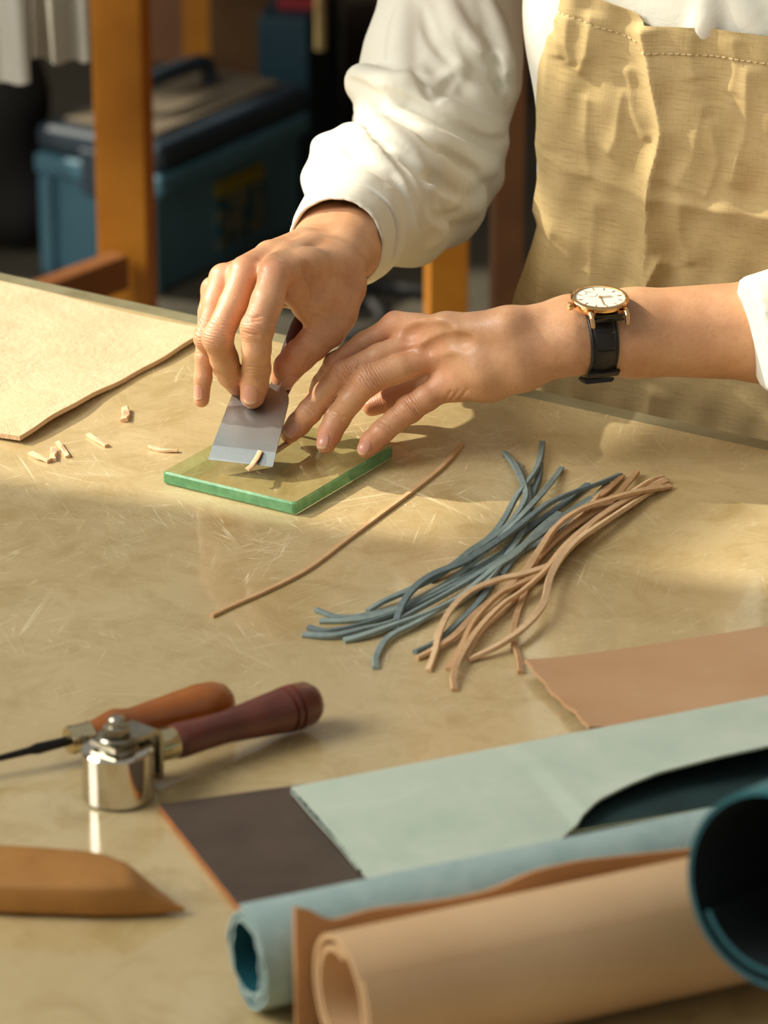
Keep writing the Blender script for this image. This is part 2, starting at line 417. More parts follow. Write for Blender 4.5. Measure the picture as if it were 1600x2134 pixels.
RP = [  # palm and wrist: chains
  rq([(572, 574, -4, 30), (640, 556, 20, 36), (700, 562, 50, 49), (724, 510, 110, 72), (775, 455, 190, 76)]),
  rq([(510, 572, 8, 30), (590, 545, 36, 36), (660, 540, 60, 50)]),
  rq([(466, 580, 18, 28), (560, 548, 50, 34), (640, 537, 75, 52), (686, 500, 125, 72), (745, 440, 195, 76)]),
  rq([(444, 602, 32, 23), (540, 570, 66, 36), (640, 545, 85, 46)]),
  rq([(690, 570, 55, 46), (722, 600, 50, 36)]),
  rq([(712, 585, 55, 40), (700, 650, 44, 38), (688, 688, 36, 33)]),
  rq([(560, 605, 40, 34), (640, 600, 60, 46), (700, 610, 62, 44)])]
RW = [rq([(606, 606, 12, 28), (640, 640, 26, 27), (672, 676, 34, 29)]), rq([(630, 585, 16, 36), (672, 618, 34, 40), (700, 650, 42, 38)])]
RT = [rq([(568, 556, 2, 27), (600, 540, 24, 27), (650, 515, 58, 30)]), rq([(509, 556, 10, 24), (560, 530, 36, 26), (630, 505, 72, 30)])]
LH = dict(
  index=lq([(822, 682, 73, 27), (760, 716, 62, 25), (700, 758, 50, 24), (672, 800, 34, 22), (655, 838, 22, 21), (640, 870, 15, 18)]),
  middle=lq([(868, 712, 69, 28), (790, 742, 61, 26), (714, 780, 51, 27), (676, 820, 39, 25.5), (645, 858, 28, 25.5), (622, 884, 20, 24.5), (604, 903, 15.5, 21)]),
  ring=lq([(910, 742, 62, 29), (838, 766, 57, 28), (765, 795, 50, 29), (730, 835, 38, 26.5), (702, 873, 26, 26.5), (686, 905, 18, 25), (679, 925, 14.5, 21)]),
  pinky=lq([(928, 800, 47, 31), (890, 828, 40, 28), (852, 853, 33, 28), (824, 876, 27, 25), (798, 898, 22, 24.5), (774, 920, 16.5, 23), (762, 936, 13.6, 19)]),
  thumb=lq([(960, 770, 52, 36), (885, 806, 27, 25), (815, 832, 17, 25), (775, 848, 12, 20)]))
LW0 = W(1200, 699, 80)
def lw(x, y, z, r, off): p = W(x, y, z)+np.array([0, off, 0]); return (p, rp(r, p))
LP = [
  lq([(822, 682, 73, 27), (930, 684, 84, 29), (1060, 680, 88, 37)])+[lw(1190, 690, 84, 60, 9), lw(1320, 692, 80, 78, 8), lw(1600, 690, 75, 97, 6), lw(1760, 690, 72, 112, 0)],
  lq([(868, 712, 69, 28), (960, 705, 78, 31), (1060, 694, 84, 38)]),
  lq([(910, 742, 62, 29), (1000, 728, 72, 36), (1080, 712, 78, 44)])+[lw(1190, 702, 78, 64, -8), lw(1320, 694, 77, 80, -7), lw(1600, 690, 75, 98, -4), lw(1760, 690, 72, 112, 0)],
  lq([(928, 800, 47, 30), (1010, 768, 62, 44), (1080, 742, 70, 50), (1190, 706, 78, 62)]),
  lq([(955, 806, 46, 30), (1020, 795, 52, 38), (1090, 768, 62, 42), (1150, 735, 72, 46)]),
  lq([(960, 770, 52, 36), (1060, 730, 70, 46)])]
LT = [lq([(868, 690, 74, 18), (900, 688, 77, 14), (980, 686, 84, 12), (1080, 668, 92, 12)]), lq([(912, 719, 69, 18), (945, 710, 74, 13), (1010, 700, 80, 10)]), lq([(824, 668, 77, 19), (880, 670, 82, 13)])]
def make_hand(H, palm, web, ten, lo, hi, h, thumb_free):
    P = Field(lo, hi, h)
    for c in palm: P.chain(c, 8.)
    for c in ten: P.chain(c, 4.)
    G = Field(lo, hi, h)
    for nme, c in H.items():
        f = Field(lo, hi, h); f.chain(c, 2.2)
        # knuckle swellings and flesh pads
        f.cap(c[2][0], c[2][0], c[2][1]*1.03, c[2][1]*1.03, 2.)
        G.f = smin(G.f, f.f, .7)
    P.merge(G, 4.5)
    for c in web: P.chain(c, 5.)
    return P
RF = make_hand(RH, RP, RW, RT, (-118, 2040, 5), (28, 2345, 182), .85, True)
LF = make_hand(LH, LP, [], LT, (-66, 2062, -1), (285, 2185, 122), .85, True)
def crease(F, p, q, r=.55, k=.8, n=7):
    """groove pressed into the skin between two photo points"""
    pts = [F.cast(p[0]+(q[0]-p[0])*t, p[1]+(q[1]-p[1])*t) for t in np.linspace(0, 1, n)]
    pts = [x for x in pts if x is not None]
    for a, b in zip(pts[:-1], pts[1:]):
        if np.linalg.norm(a-b) < 9: F.carve(a, b, r, r, k)
for p, q in [((508, 765), (552, 764)), ((512, 772), (548, 772)), ((515, 778), (540, 779)), ((700, 655), (645, 640)), ((693, 668), (640, 655)), ((622, 612), (627, 640)), ((640, 605), (632, 650)),
             ((508, 694), (540, 700)), ((510, 672), (545, 668)), ((512, 664), (545, 660)), ((655, 745), (640, 770)), ((648, 742), (632, 766))]:
    crease(RF, p, q)
for p, q in [((634, 838), (662, 858)), ((629, 845), (655, 866)), ((690, 855), (722, 872)), ((687, 863), (718, 880)), ((790, 875), (818, 893)), ((786, 882), (812, 900)), ((700, 765), (726, 788)), ((695, 772), (718, 796)),
             ((750, 778), (785, 800)), ((842, 835), (870, 858)), ((752, 788), (778, 808)), ((926, 838), (940, 815)), ((938, 836), (958, 812)), ((955, 834), (975, 810))]:
    crease(LF, p, q)

def ridge(F, pts, r, sink, k, sub=4):
    """fold: a soft welt laid along the cloth through photo points"""
    q = []
    for x, y in catmull([(a, b, 0) for a, b in pts], sub)[:, :2]:
        h = F.cast(x, y)
        if h is not None: q.append(h)
    q2 = [h-F.grad(h, 4.)*sink for h in q]; L = len(q2)
    for i in range(L-1):
        if np.linalg.norm(q2[i+1]-q2[i]) > 30: continue
        ta = math.sin(math.pi*(i+.5)/L)**.4; F.cap(q2[i], q2[i+1], r*ta, r*ta, k)
def groove(F, pts, r, k, sub=4):
    q = [F.cast(x, y) for x, y in catmull([(a, b, 0) for a, b in pts], sub)[:, :2]]; q = [h for h in q if h is not None]; L = len(q)
    for i in range(L-1):
        if np.linalg.norm(q[i+1]-q[i]) > 30: continue
        ta = math.sin(math.pi*(i+.5)/L)**.6; F.carve(q[i], q[i+1], max(.6, r*ta), max(.6, r*ta), k)

for pts in ([(846, 700), (880, 690), (930, 690)], [(890, 728), (925, 716), (975, 712)]): groove(LF, pts, 1.7, 7.)
for pts in ([(640, 560), (660, 590), (665, 620)],): groove(RF, pts, 1.1, 7.)
# the skin: hands and forearms, joined to arms and trunk that the clothes cover
rV, rQ = RF.surf(2); lV, lQ = LF.surf(2)
EL = D(890, 320, 2535); SHR = np.array([70., 2440., 330.]); SHL = np.array([420., 2240., 330.]); ELL = np.array([345., 2170., 70.])
BF = Field((-30, 2020, -260), (540, 2560, 420), 6.)
BF.chain([(EL, 26), (D(918, 150, 2556), 30), (D(957, -60, 2576), 32), (D(985, -420, 2606), 34), (SHR, 40)], 20); BF.chain([(D(755, 448, 2400), 21), (EL, 26)], 10)
BF.chain([(ELL, 30), (SHL, 42)], 20); BF.chain([(lw(1720, 690, 73, 100, 0)[0], 28), (ELL, 30)], 10)
BF.chain([(SHR, 60), ((SHR+SHL)/2+np.array([25, 40, 10]), 95), (SHL, 60)], 40)
BF.chain([((SHR+SHL)/2+np.array([25, 40, -20]), 105), (np.array([278., 2400., -200.]), 112)], 40)
bV, bQ = BF.surf(2)
V = np.concatenate([rV, lV, bV]); Q = np.concatenate([rQ, lQ+len(rV), bQ+len(rV)+len(lV)])
bodyme = quadmesh('body', V, Q)
red = np.zeros(len(V)); wm = np.zeros(len(V)); wc = np.zeros(len(V))
def blob(c, r, a, off=0.):
    d2 = ((V-c)**2).sum(1); return a*np.exp(-d2/(2*r*r))
for H in (RH, LH):
    for nme, c in H.items():
        red = np.maximum(red, blob(c[0][0], 9, .75)); red = np.maximum(red, blob(c[2][0], 8, .55)); red = np.maximum(red, blob(c[-1][0], 9, .9))
        if nme == 'thumb': red = np.maximum(red, blob(c[-2][0], 14, .9))
        for j, (amp, rr) in ((2, (1., 8.5)), (len(c)-3, (.6, 5.5))):
            ax = nrm(c[min(j+1, len(c)-1)][0]-c[j-1][0]); m = blob(c[j][0]-ax*1.5, rr, amp); s = ((V-c[j][0]) @ ax)
            wc = np.where(m > wm, s, wc); wm = np.maximum(wm, m)
fattr(bodyme, 'red', red); fattr(bodyme, 'wm', wm); fattr(bodyme, 'wc', wc)
t = NT('skin'); v = t.coord()
f1 = t.noise(v, 45, 5, .6); f2 = t.noise(v, 420, 4, .6)
c = t.mix(t.ramp(f1, [(.3, 0.), (.72, 1.)]), srgb(220, 170, 130), srgb(200, 146, 106))
c = t.mix(t.math('MULTIPLY', t.attr('red'), .5), c, srgb(222, 132, 100))
c = t.mix(t.math('MULTIPLY', t.ramp(f2, [(.5, 0.), (.75, 1.)]), .22), c, srgb(170, 110, 76))
vor = t.n('ShaderNodeTexVoronoi', _feature='DISTANCE_TO_EDGE', Scale=760.); t.l(v, vor.inputs['Vector'])
wave = t.math('SINE', t.math('ADD', t.math('MULTIPLY', t.attr('wc'), 3.4), t.math('MULTIPLY', t.noise(v, 240, 3), 8.)))
wav = t.math('MULTIPLY', wave, t.ramp(t.attr('wm'), [(.25, 0.), (.75, 1.)]))
b1 = t.bump(t.ramp(vor.outputs['Distance'], [(0., 0.), (.12, 1.)]), .22, .00022)
b2 = t.bump(wav, .55, .00030, b1); b3 = t.bump(t.noise(v, 160, 3), .25, .0006, b2)
t.set(Base__Color=c, Roughness=t.ramp(t.noise(v, 150, 3), [(.3, .32), (.7, .46)]), Normal=b3, Subsurface__Weight=.18, Subsurface__Scale=.004, Specular__IOR__Level=.5)
t.b.inputs['Subsurface Radius'].default_value = (1., .35, .2); SKIN = t.m

person = empty('person', (260, 2380, -TZ))
tag(person, 'person in white shirt and linen apron leaning over the table, hands at work', 'person')
body = obj('body', bodyme, None, SKIN); adopt(person, body); body['label'] = 'bare hands and forearms, right pressing the knife, left steadying the lace'

# fingernails
t = NT('nail'); f = t.attr('tipfac')
t.set(Base__Color=t.mix(t.ramp(f, [(.86, 0.), (.97, 1.)]), srgb(214, 156, 132), srgb(226, 192, 156)), Roughness=.28, Specular__IOR__Level=.5, Subsurface__Weight=.1, Subsurface__Scale=.003); NAIL = t.m
def nail(F, cx, cy, t3, wd, ln, R, nshift=None, lift=.28):
    c = F.cast(cx, cy)
    if c is None: return
    n = F.grad(c, 3.)
    if nshift is not None: n = nrm(n+np.asarray(nshift, float))
    tt = nrm(t3-n*(t3 @ n)); b = np.cross(n, tt)
    A0 = c-n*R; na, nb = 17, 13; pts = np.zeros((na, nb, 3)); tf = np.zeros((na, nb))
    for i in range(na):
        s = i/(na-1)*2-1; a = s*ln/2
        s = math.sin(s*math.pi/2); a = s*ln/2
        w = wd/2*max(.02, 1-abs(s)**3.4)**.42 if s < 0 else wd/2*max(.02, 1-abs(s)**4.2)**.42
        for j in range(nb):
            q = (j/(nb-1)*2-1); th = q*w/R; aa = a
            dr = nrm(n*math.cos(th)+b*math.sin(th)); o = A0+tt*aa
            hp = F.hit(o+dr*R*1.9, -dr, 0, R*2.6)
            if hp is None: hp = o+dr*R
            edge = max(abs(q), abs(s))
            pts[i, j] = hp+dr*(lift+.12*(1-q*q)+.35*max(0, s)**2) ; tf[i, j] = (s+1)/2+.1*q*q*(s > 0)
    for _ in range(2):
        pp = pts.copy(); pp[1:-1, 1:-1] = (pts[1:-1, 1:-1]*2+pts[2:, 1:-1]+pts[:-2, 1:-1]+pts[1:-1, 2:]+pts[1:-1, :-2])/6; pts = pp
    vs = pts.reshape(-1, 3).tolist(); fs = []; tfl = tf.ravel().tolist()
    for i in range(na-1):
        for j in range(nb-1): fs.append((i*nb+j, (i+1)*nb+j, (i+1)*nb+j+1, i*nb+j+1))
    rim = [i*nb for i in range(na)]+[(na-1)*nb+j for j in range(1, nb)]+[i*nb+nb-1 for i in range(na-2, -1, -1)]+[j for j in range(nb-2, 0, -1)]
    base = len(vs)
    for r in rim: vs.append((np.array(vs[r])-n*.9).tolist()); tfl.append(tfl[r])
    for k in range(len(rim)): k2 = (k+1) % len(rim); fs.append((rim[k2], rim[k], base+k, base+k2))
    me = mesh('fingernail', vs, fs); fixn(me); fattr(me, 'tipfac', tfl)
    o = obj('fingernail', me, None, NAIL, True); adopt(body, o); return o
def dirn(c, i=-3, j=-1): return c[j][0]-c[i][0]
nail(RF, 520, 823, dirn(RH['index']), 9.4, 11.6, 8.2)
nail(RF, 412, 818, dirn(RH['pinky']), 6.4, 8.6, 5.2, (-.5, 0, 0))
nail(RF, 602, 797, D(592, 826, R0+40)-D(606, 770, R0+33), 8.0, 11.5, 8, (.9, 0, -.3))
nail(LF, 608, 896, dirn(LH['middle']), 7.6, 9.4, 6.6)
nail(LF, 671, 918, dirn(LH['ring']), 7.8, 9.6, 6.8, (-.3, -.1, 0))
nail(LF, 757, 932, dirn(LH['pinky']), 7.2, 9.2, 6.2, (-.3, -.1, 0))
# ------------------------------------------------------------------ shirt
t = NT('white_cotton'); v = t.coord()
wv = t.n('ShaderNodeTexWave', Scale=900., Distortion=1.2); t.l(v, wv.inputs['Vector'])
t.set(Base__Color=t.mix(t.noise(v, 18, 3), srgb(232, 228, 214), srgb(220, 216, 200)), Roughness=.85, Specular__IOR__Level=.25, Normal=t.bump(t.noise(v, 1300, 3), .25, .0003, t.bump(t.noise(v, 55, 4, .6, .6), .35, .0016)), Sheen__Weight=.1)
COT = t.m
CUC = D(702, 508, 2345); CUA = nrm(D(744, 463, 2397)-CUC)
SF = Field((-88, 2190, -20), (128, 2660, 420), 1.9)
def sq(l): return [(D(x, y, d), rp(r, D(x, y, d))) for x, y, d, r in l]
SF.chain(sq([(985, -420, 2600, 158), (955, -60, 2570, 150), (918, 150, 2550, 160), (893, 300, 2530, 152), (800, 410, 2440, 130), (745, 464, 2390, 112)]), 14)
SF.chain(sq([(760, 174, 2500, 44), (812, 210, 2490, 62)]), 14)
SF.chain(sq([(985, 360, 2550, 58), (930, 440, 2510, 62), (868, 500, 2450, 52)]), 16)
SF.chain(sq([(705, 330, 2440, 62), (700, 370, 2420, 70)]), 16)
# the folds: soft welts (points, radius, how deep they sit) and the hollows beneath them
WELT = [([(742, 150), (800, 168), (850, 192), (920, 228), (1000, 262), (1066, 252)], 9, 3.0), ([(775, 240), (830, 285), (880, 325), (940, 375), (988, 392)], 9.5, 3.2), ([(868, 262), (930, 305), (985, 335), (1034, 346)], 9, 3.0),
        ([(842, 0), (836, 60), (832, 120), (850, 160)], 8, 3.8), ([(925, -20), (950, 50), (985, 100), (1030, 128), (1064, 132)], 7, 2.6), ([(1018, 0), (1042, 70), (1056, 140), (1062, 200)], 6.5, 2.6),
        ([(876, 140), (890, 178), (930, 176), (962, 134)], 5.5, 2.4), ([(702, 206), (742, 224), (782, 262), (826, 306), (864, 352), (886, 404), (892, 462)], 7, 2.6), ([(690, 262), (730, 268), (768, 292), (810, 334), (845, 382), (858, 430), (852, 492)], 6, 2.2),
        ([(905, 392), (940, 432), (985, 425), (1002, 408)], 8, 3.0), ([(890, 440), (915, 475), (900, 500)], 6, 2.2), ([(650, 300), (700, 285), (750, 305), (800, 350)], 4.5, 2.0), ([(968, 180), (1010, 205), (1062, 210)], 5.5, 2.4), ([(712, 152), (706, 176), (722, 196)], 8, 3.0)]
DIP = [([(790, 186), (850, 216), (920, 252), (1000, 292), (1050, 290)], 3.6), ([(790, 282), (850, 328), (905, 376), (950, 405)], 3.8), ([(880, 288), (935, 330), (990, 358)], 3.4), ([(862, 150), (905, 200), (950, 160)], 3.0), ([(950, 70), (985, 122), (1040, 148)], 3.0),
       ([(706, 232), (748, 246), (790, 290), (840, 345), (868, 400), (874, 470)], 2.6), ([(898, 410), (912, 455), (962, 440)], 3.0), ([(724, 168), (762, 186), (796, 216)], 2.8), ([(880, 20), (900, 80), (940, 130)], 2.6), ([(1004, 60), (1030, 130), (1040, 190)], 2.6)]
for pts, r, sk in WELT: ridge(SF, pts, r, sk, 6)
for pts, r in DIP: groove(SF, pts, r, 4.)
gx_ = [SF.lo[i]+SF.h*np.arange(SF.n[i]) for i in range(3)]
sd_ = (gx_[0][:, None, None]-CUC[0])*CUA[0]+(gx_[1][None, :, None]-CUC[1])*CUA[1]+(gx_[2][None, None, :]-CUC[2])*CUA[2]
SF.f = np.maximum(SF.f, (22-sd_).astype(np.float32))
SF.carve(CUC-CUA*20, CUC+CUA*45, 27.2, 27.5, 1.)
sV, sQ = SF.surf(2)
pxs = np.array([PX(p) for p in sV]); qa = (pxs[:, 0]*.42-pxs[:, 1]*.9); wrp = 14*np.sin(pxs[:, 0]*.021+1)+10*np.sin(pxs[:, 1]*.027+2)
msk = np.exp(-((pxs[:, 1]-300)/150)**2); cw = (np.sin((qa+wrp)/11.)*.55+np.sin((qa*1.3-wrp)/19.+1)*.75)*msk
eps_ = 2.; gn = np.stack([SF.val(sV+np.eye(3)[i]*eps_)-SF.val(sV-np.eye(3)[i]*eps_) for i in range(3)], 1); gn /= np.maximum(np.linalg.norm(gn, axis=1, keepdims=True), 1e-6)
sV = sV+gn*(cw*.9)[:, None]
# trunk of the shirt behind the apron
AE = nrm([math.cos(math.radians(-26)), math.sin(math.radians(-26)), 0]); ANR = np.array([AE[1], -AE[0], 0])      # along the apron, towards the viewer
AP0 = D(1415, 300, 2362)
def onap(px, py):
    o = np.array([0, 0, CAMH]); d = D(px, py, 1000.)-o; q = o+d*(((AP0-o) @ ANR)/(d @ ANR)); return np.array([(q-AP0) @ AE, q[2]-AP0[2]])
def apw(u, w, d): return AP0+AE*u+np.array([0, 0, w])+ANR*d
TF = Field((30, 2150, -110), (520, 2520, 300), 3.2)
for u in (-62, 10, 90, 170):
    TF.chain([(apw(u, 330, -78+12*(u < -40)*-1), 62), (apw(u, 60, -74), 62), (apw(u, -200, -80), 60)], 36)
for pts, r, sk in [([(1050, -20), (1066, 120), (1076, 300)], 8, 4), ([(1480, -30), (1470, 40), (1460, 80)], 6, 3.5), ([(1540, -30), (1560, 30), (1590, 80)], 8, 5)]: ridge(TF, pts, r, sk, 8)
tV, tQ = TF.surf(2)
LS = Field((190, 2040, -40), (460, 2300, 200), 2.6)
LS.chain(sq([(1560, 688, 2216, 112), (1680, 688, 2225, 128), (1850, 680, 2240, 140)])+[(ELL, 46), (np.array([400., 2235., 190.]), 52)], 18)
lx_ = [LS.lo[i]+LS.h*np.arange(LS.n[i]) for i in range(3)]
lc_ = D(1570, 688, 2216); la_ = nrm(np.array([.95, .2, .16]))
LS.f = np.maximum(LS.f, (-((lx_[0][:, None, None]-lc_[0])*la_[0]+(lx_[1][None, :, None]-lc_[1])*la_[1]+(lx_[2][None, None, :]-lc_[2])*la_[2])).astype(np.float32))
uV, uQ = LS.surf(2)
V = np.concatenate([sV, tV, uV]); Q = np.concatenate([sQ, tQ+len(sV), uQ+len(sV)+len(tV)])
shirt = obj('shirt', quadmesh('shirt', V, Q), None, COT); adopt(person, shirt); shirt['label'] = 'loose white cotton shirt with rolled sleeves'
# cuff of the right sleeve
def cuff():
    u, w, a = frame(CUA); n = 96; prof = [(34, 27.4), (14, 27.5), (2, 27.6), (.2, 28.0), (-.6, 28.8), (0.4, 29.7), (3, 30.2), (4.2, 30.0), (10, 30.9), (20, 31.6), (25, 32.0), (26.2, 31.4), (26.8, 33.6), (27.6, 34.2), (36, 35), (46, 36.0), (48, 34)]
    vs = []; fs = []
    for k, (tq, r) in enumerate(prof):
        for i in range(n):
            q = 2*math.pi*i/n; wob = 1+.018*math.sin(3*q+1)+.012*math.sin(7*q+2)*(tq/40)+.006*math.sin(11*q)
            jj = .7*math.sin(23*q)*.5+.35*math.sin(41*q) if abs(tq) < 3 else 0
            vs.append(CUC+a*(tq+jj+1.5*math.sin(2*q))+r*wob*(math.cos(q)*u+1.0*math.sin(q)*w))
    for k in range(len(prof)-1):
        for i in range(n): j = (i+1) % n; fs.append((k*n+i, k*n+j, (k+1)*n+j, (k+1)*n+i))
    me = mesh('cuff', vs, fs); fixn(me); return me
cf = obj('cuff', cuff(), None, COT, True); adopt(shirt, cf)
# front placket above the bib
g = np.zeros((26, 8, 3))
for i in range(26):
    for j in range(8):
        u_, w_ = onap(1374+j*12, -60+i*6); g[i, j] = apw(u_, w_, -13.4+.35*math.sin(i*.5+j*.3)-(.6 if j in (0, 7) else 0))
pk = sheet('placket', g[:, ::-1], 1.0, COT); adopt(shirt, pk)

# ------------------------------------------------------------------ apron
t = NT('linen'); v0 = t.coord('Object', (1, 1, 1), (0, 0, math.radians(26)))
def lin(sc): mp = t.n('ShaderNodeMapping'); mp.inputs['Scale'].default_value = sc; t.l(v0, mp.inputs['Vector']); return mp.outputs[0]
slub = t.noise(lin((60, 60, 900)), 1., 4, .7); slub2 = t.noise(lin((1100, 60, 70)), 1., 3, .6); big = t.noise(v0, 16, 4)
c = t.mix(t.ramp(big, [(.3, 0.), (.7, 1.)]), srgb(198, 174, 126), srgb(184, 160, 112))
c = t.mix(t.math('MULTIPLY', t.ramp(slub, [(.50, 0.), (.72, 1.)]), .55), c, srgb(150, 124, 74))
c = t.mix(t.math('MULTIPLY', t.ramp(slub2, [(.52, 0.), (.78, 1.)]), .35), c, srgb(160, 134, 84))
t.set(Base__Color=c, Roughness=.92, Specular__IOR__Level=.2, Normal=t.bump(t.math('ADD', slub, slub2), .35, .0005)); LIN = t.m
def pl(pts): return np.array([onap(x, y) for x, y in pts])
LEFT = pl([(1118, -60), (1105, 0), (1094, 90), (1086, 200), (1082, 300), (1087, 370), (1076, 430), (1071, 465), (1081, 495), (1070, 540), (1048, 605), (1030, 660), (1015, 760), (1010, 900)])
TOP = pl([(1095, -30), (1180, -22), (1260, 4), (1330, 32), (1347, 50), (1420, 54), (1500, 62), (1600, 75), (1720, 92)])
def uleft(w): o = np.argsort(LEFT[:, 1]); return np.interp(w, LEFT[o, 1], LEFT[o, 0])
def wtop(u): return np.interp(u, TOP[:, 0], TOP[:, 1])
NU, NW = 210, 230; UR = 170.; WB = -330.
uu = np.zeros((NU, NW)); ww = np.zeros((NU, NW))
for j in range(NW):
    q = j/(NW-1)
    for i in range(NU):
        s = i/(NU-1); u = -110+s*(UR+110)
        for _ in range(3):
            w = WB+(q**.85)*(wtop(u)-WB); ul = uleft(w); u = ul+s*(UR-ul)
        uu[i, j] = u; ww[i, j] = w
def segd(pts):
    P = pl(pts); best = np.full(uu.shape, 1e9); side = np.zeros(uu.shape); tt = np.zeros(uu.shape); L = np.r_[0, np.cumsum(np.linalg.norm(np.diff(P, axis=0), axis=1))]
    for k in range(len(P)-1):
        a, b = P[k], P[k+1]; d = b-a; l2 = d @ d
        q = np.clip(((uu-a[0])*d[0]+(ww-a[1])*d[1])/l2, 0, 1); ex, ey = uu-a[0]-q*d[0], ww-a[1]-q*d[1]; r = np.hypot(ex, ey)
        m = r < best; best = np.where(m, r, best); side = np.where(m, np.sign(d[0]*(ww-a[1])-d[1]*(uu-a[0])), side); tt = np.where(m, (L[k]+q*np.sqrt(l2))/L[-1], tt)
    return best, side, tt
dd = np.zeros(uu.shape)
def fold(pts, amp, wl, wr, endfade=.12):
    """wl/wr: spread (mm) on either side of the line"""
    global dd
    r, s, tq = segd(pts); fade = np.clip(np.minimum(tq, 1-tq)/endfade, 0, 1) if endfade > 0 else 1
    fade = fade*fade*(3-2*fade) if endfade > 0 else 1
    wd = np.where(s > 0, wl, wr); dd = dd+1.2*amp*fade*np.exp(-(np.sqrt(r*r+.5)/wd)**1.15)
fold([(1340, 40), (1362, 150), (1385, 270), (1362, 370), (1357, 470), (1348, 640)], 8.5, 13, 6, .04)
fold([(1060, 312), (1130, 330), (1200, 358), (1350, 402), (1480, 430), (1640, 455)], 3.6, 5, 14, 0)
fold([(1230, 20), (1222, 110), (1200, 160)], 3.0, 8, 4); fold([(1305, 130), (1320, 230), (1352, 300)], 2.6, 8, 5); fold([(1222, 190), (1216, 290), (1228, 380)], 2.4, 6, 5)
fold([(1300, 180), (1282, 290), (1262, 330)], 2.2, 5, 5); fold([(1470, 200), (1450, 320), (1405, 400)], 3.0, 12, 8); fold([(1560, 120), (1556, 260), (1520, 400)], 3.4, 12, 6); fold([(1425, 400), (1418, 480), (1440, 560)], 2., 6, 6)
fold([(1385, 530), (1368, 570), (1352, 610)], 5.0, 5, 3); fold([(1130, 60), (1120, 200), (1118, 330)], 4, 14, 10); fold([(1150, 460), (1125, 560), (1110, 660)], 4.5, 14, 8); fold([(1480, 240), (1500, 330), (1470, 420)], 2.2, 6, 6)
fold([(1240, 400), (1232, 500), (1225, 620)], 2.4, 10, 7); fold([(1115, 20), (1150, 60), (1160, 130)], 2.5, 7, 7); fold([(1180, 30), (1176, 90), (1190, 140)], 2.5, 6, 6); fold([(1450, 60), (1440, 110), (1450, 170)], 1.6, 8, 6); fold([(1530, 70), (1535, 130), (1520, 200)], 1.8, 8, 6)
fold([(1360, 800), (1345, 900), (1340, 990)], 4, 7, 6); fold([(1180, 640), (1190, 780), (1200, 900)], 4, 12, 10)
dd += 1.1*np.sin(uu*.11+ww*.035)+.8*np.sin(uu*.23-ww*.05+1.3)*np.sin(ww*.06)+.5*np.sin(uu*.05+ww*.19)
el = uu-np.vectorize(uleft)(ww); dd -= 20*np.clip(1-el/30, 0, 1)**2; dd -= .00035*(uu-20)**2*1.2
hem = np.vectorize(wtop)(uu)-ww; hemw = 17.
dd += .9*(hem < hemw)+.5*np.exp(-((hem-hemw)/.9)**2)*-1
grid = AP0+uu[..., None]*AE+np.stack([0*uu, 0*uu, ww], -1)+dd[..., None]*ANR
apr = sheet('apron', grid, 1.1, LIN); adopt(person, apr); apr['label'] = 'beige linen bib apron with creases and stitched top hem'
apr.data.polygons.foreach_set('use_smooth', [True]*len(apr.data.polygons))
# stitches of the hem
vs = []; fs = []; us = np.arange(-112, UR-4, 4.2)
def apd(u, w):
    i = np.argmin(np.abs(uu[:, 0]-u)); k = np.unravel_index(np.argmin((uu-u)**2+(ww-w)**2), uu.shape); return grid[k]
for u in us:
    a_, b_ = apd(u, wtop(u)-hemw), apd(u+2.4, wtop(u+2.4)-hemw); a_ = a_+ANR*.25; b_ = b_+ANR*.25; n0 = len(vs)
    for p in (a_, b_):
        for dx, dz in ((0, .4), (.0, -.4)): vs += [(p+np.array([0, 0, dz])).tolist(), (p+np.array([0, 0, dz*.6])+ANR*.45).tolist()]
    fs += [(n0, n0+1, n0+5, n0+4), (n0+1, n0+3, n0+7, n0+5), (n0+3, n0+2, n0+6, n0+7), (n0, n0+2, n0+3, n0+1), (n0+4, n0+5, n0+7, n0+6)]
stt = obj('stitching', mesh('stitching', vs, fs), None, basic('thread', srgb(222, 204, 160), srgb(210, 190, 146), 50, .9, 0)); stt['kind'] = 'stuff'; adopt(apr, stt)

# ------------------------------------------------------------------ wrist watch
GLD = basic('rose_gold', srgb(240, 196, 140), srgb(232, 184, 124), 40, .14, .02, 400, .0002, 1.)
DIAL = basic('white_dial', srgb(236, 232, 216), srgb(230, 226, 210), 40, .35, 0)
MRK = basic('gold_marker', srgb(190, 152, 104), srgb(176, 138, 92), 40, .4, 0, metal=.3)
GRY = basic('dial_print', srgb(206, 198, 180), srgb(200, 190, 172), 40, .5, 0)
STR = NT('black_croc_leather'); v = STR.coord(); STR.set(Base__Color=STR.mix(STR.noise(v, 120, 3), srgb(34, 27, 23), srgb(24, 20, 18)), Roughness=.34, Specular__IOR__Level=.5, Normal=STR.bump(STR.noise(v, 900, 3), .3, .0004)); STRM = STR.m
sdn = nrm(np.array([.28, -.96, 0])); wax = np.array([-sdn[1], sdn[0], 0])     # towards 6 o'clock side (near), along the arm (right)
wc0 = (lw(1256, 696, 80.5, 60, 0)[0]); wcn = wc0
top_h = LF.hit(wcn+np.array([0, 0, 60]), np.array([0, 0, -1.]), 0, 70)
wn = nrm(np.array([.02, -.10, .99])); w6 = nrm(sdn-wn*(sdn @ wn)); w3 = nrm(np.cross(w6, wn)); w3 = w3 if w3[0] > 0 else -w3
wcen = D(1250, 622, 0); 
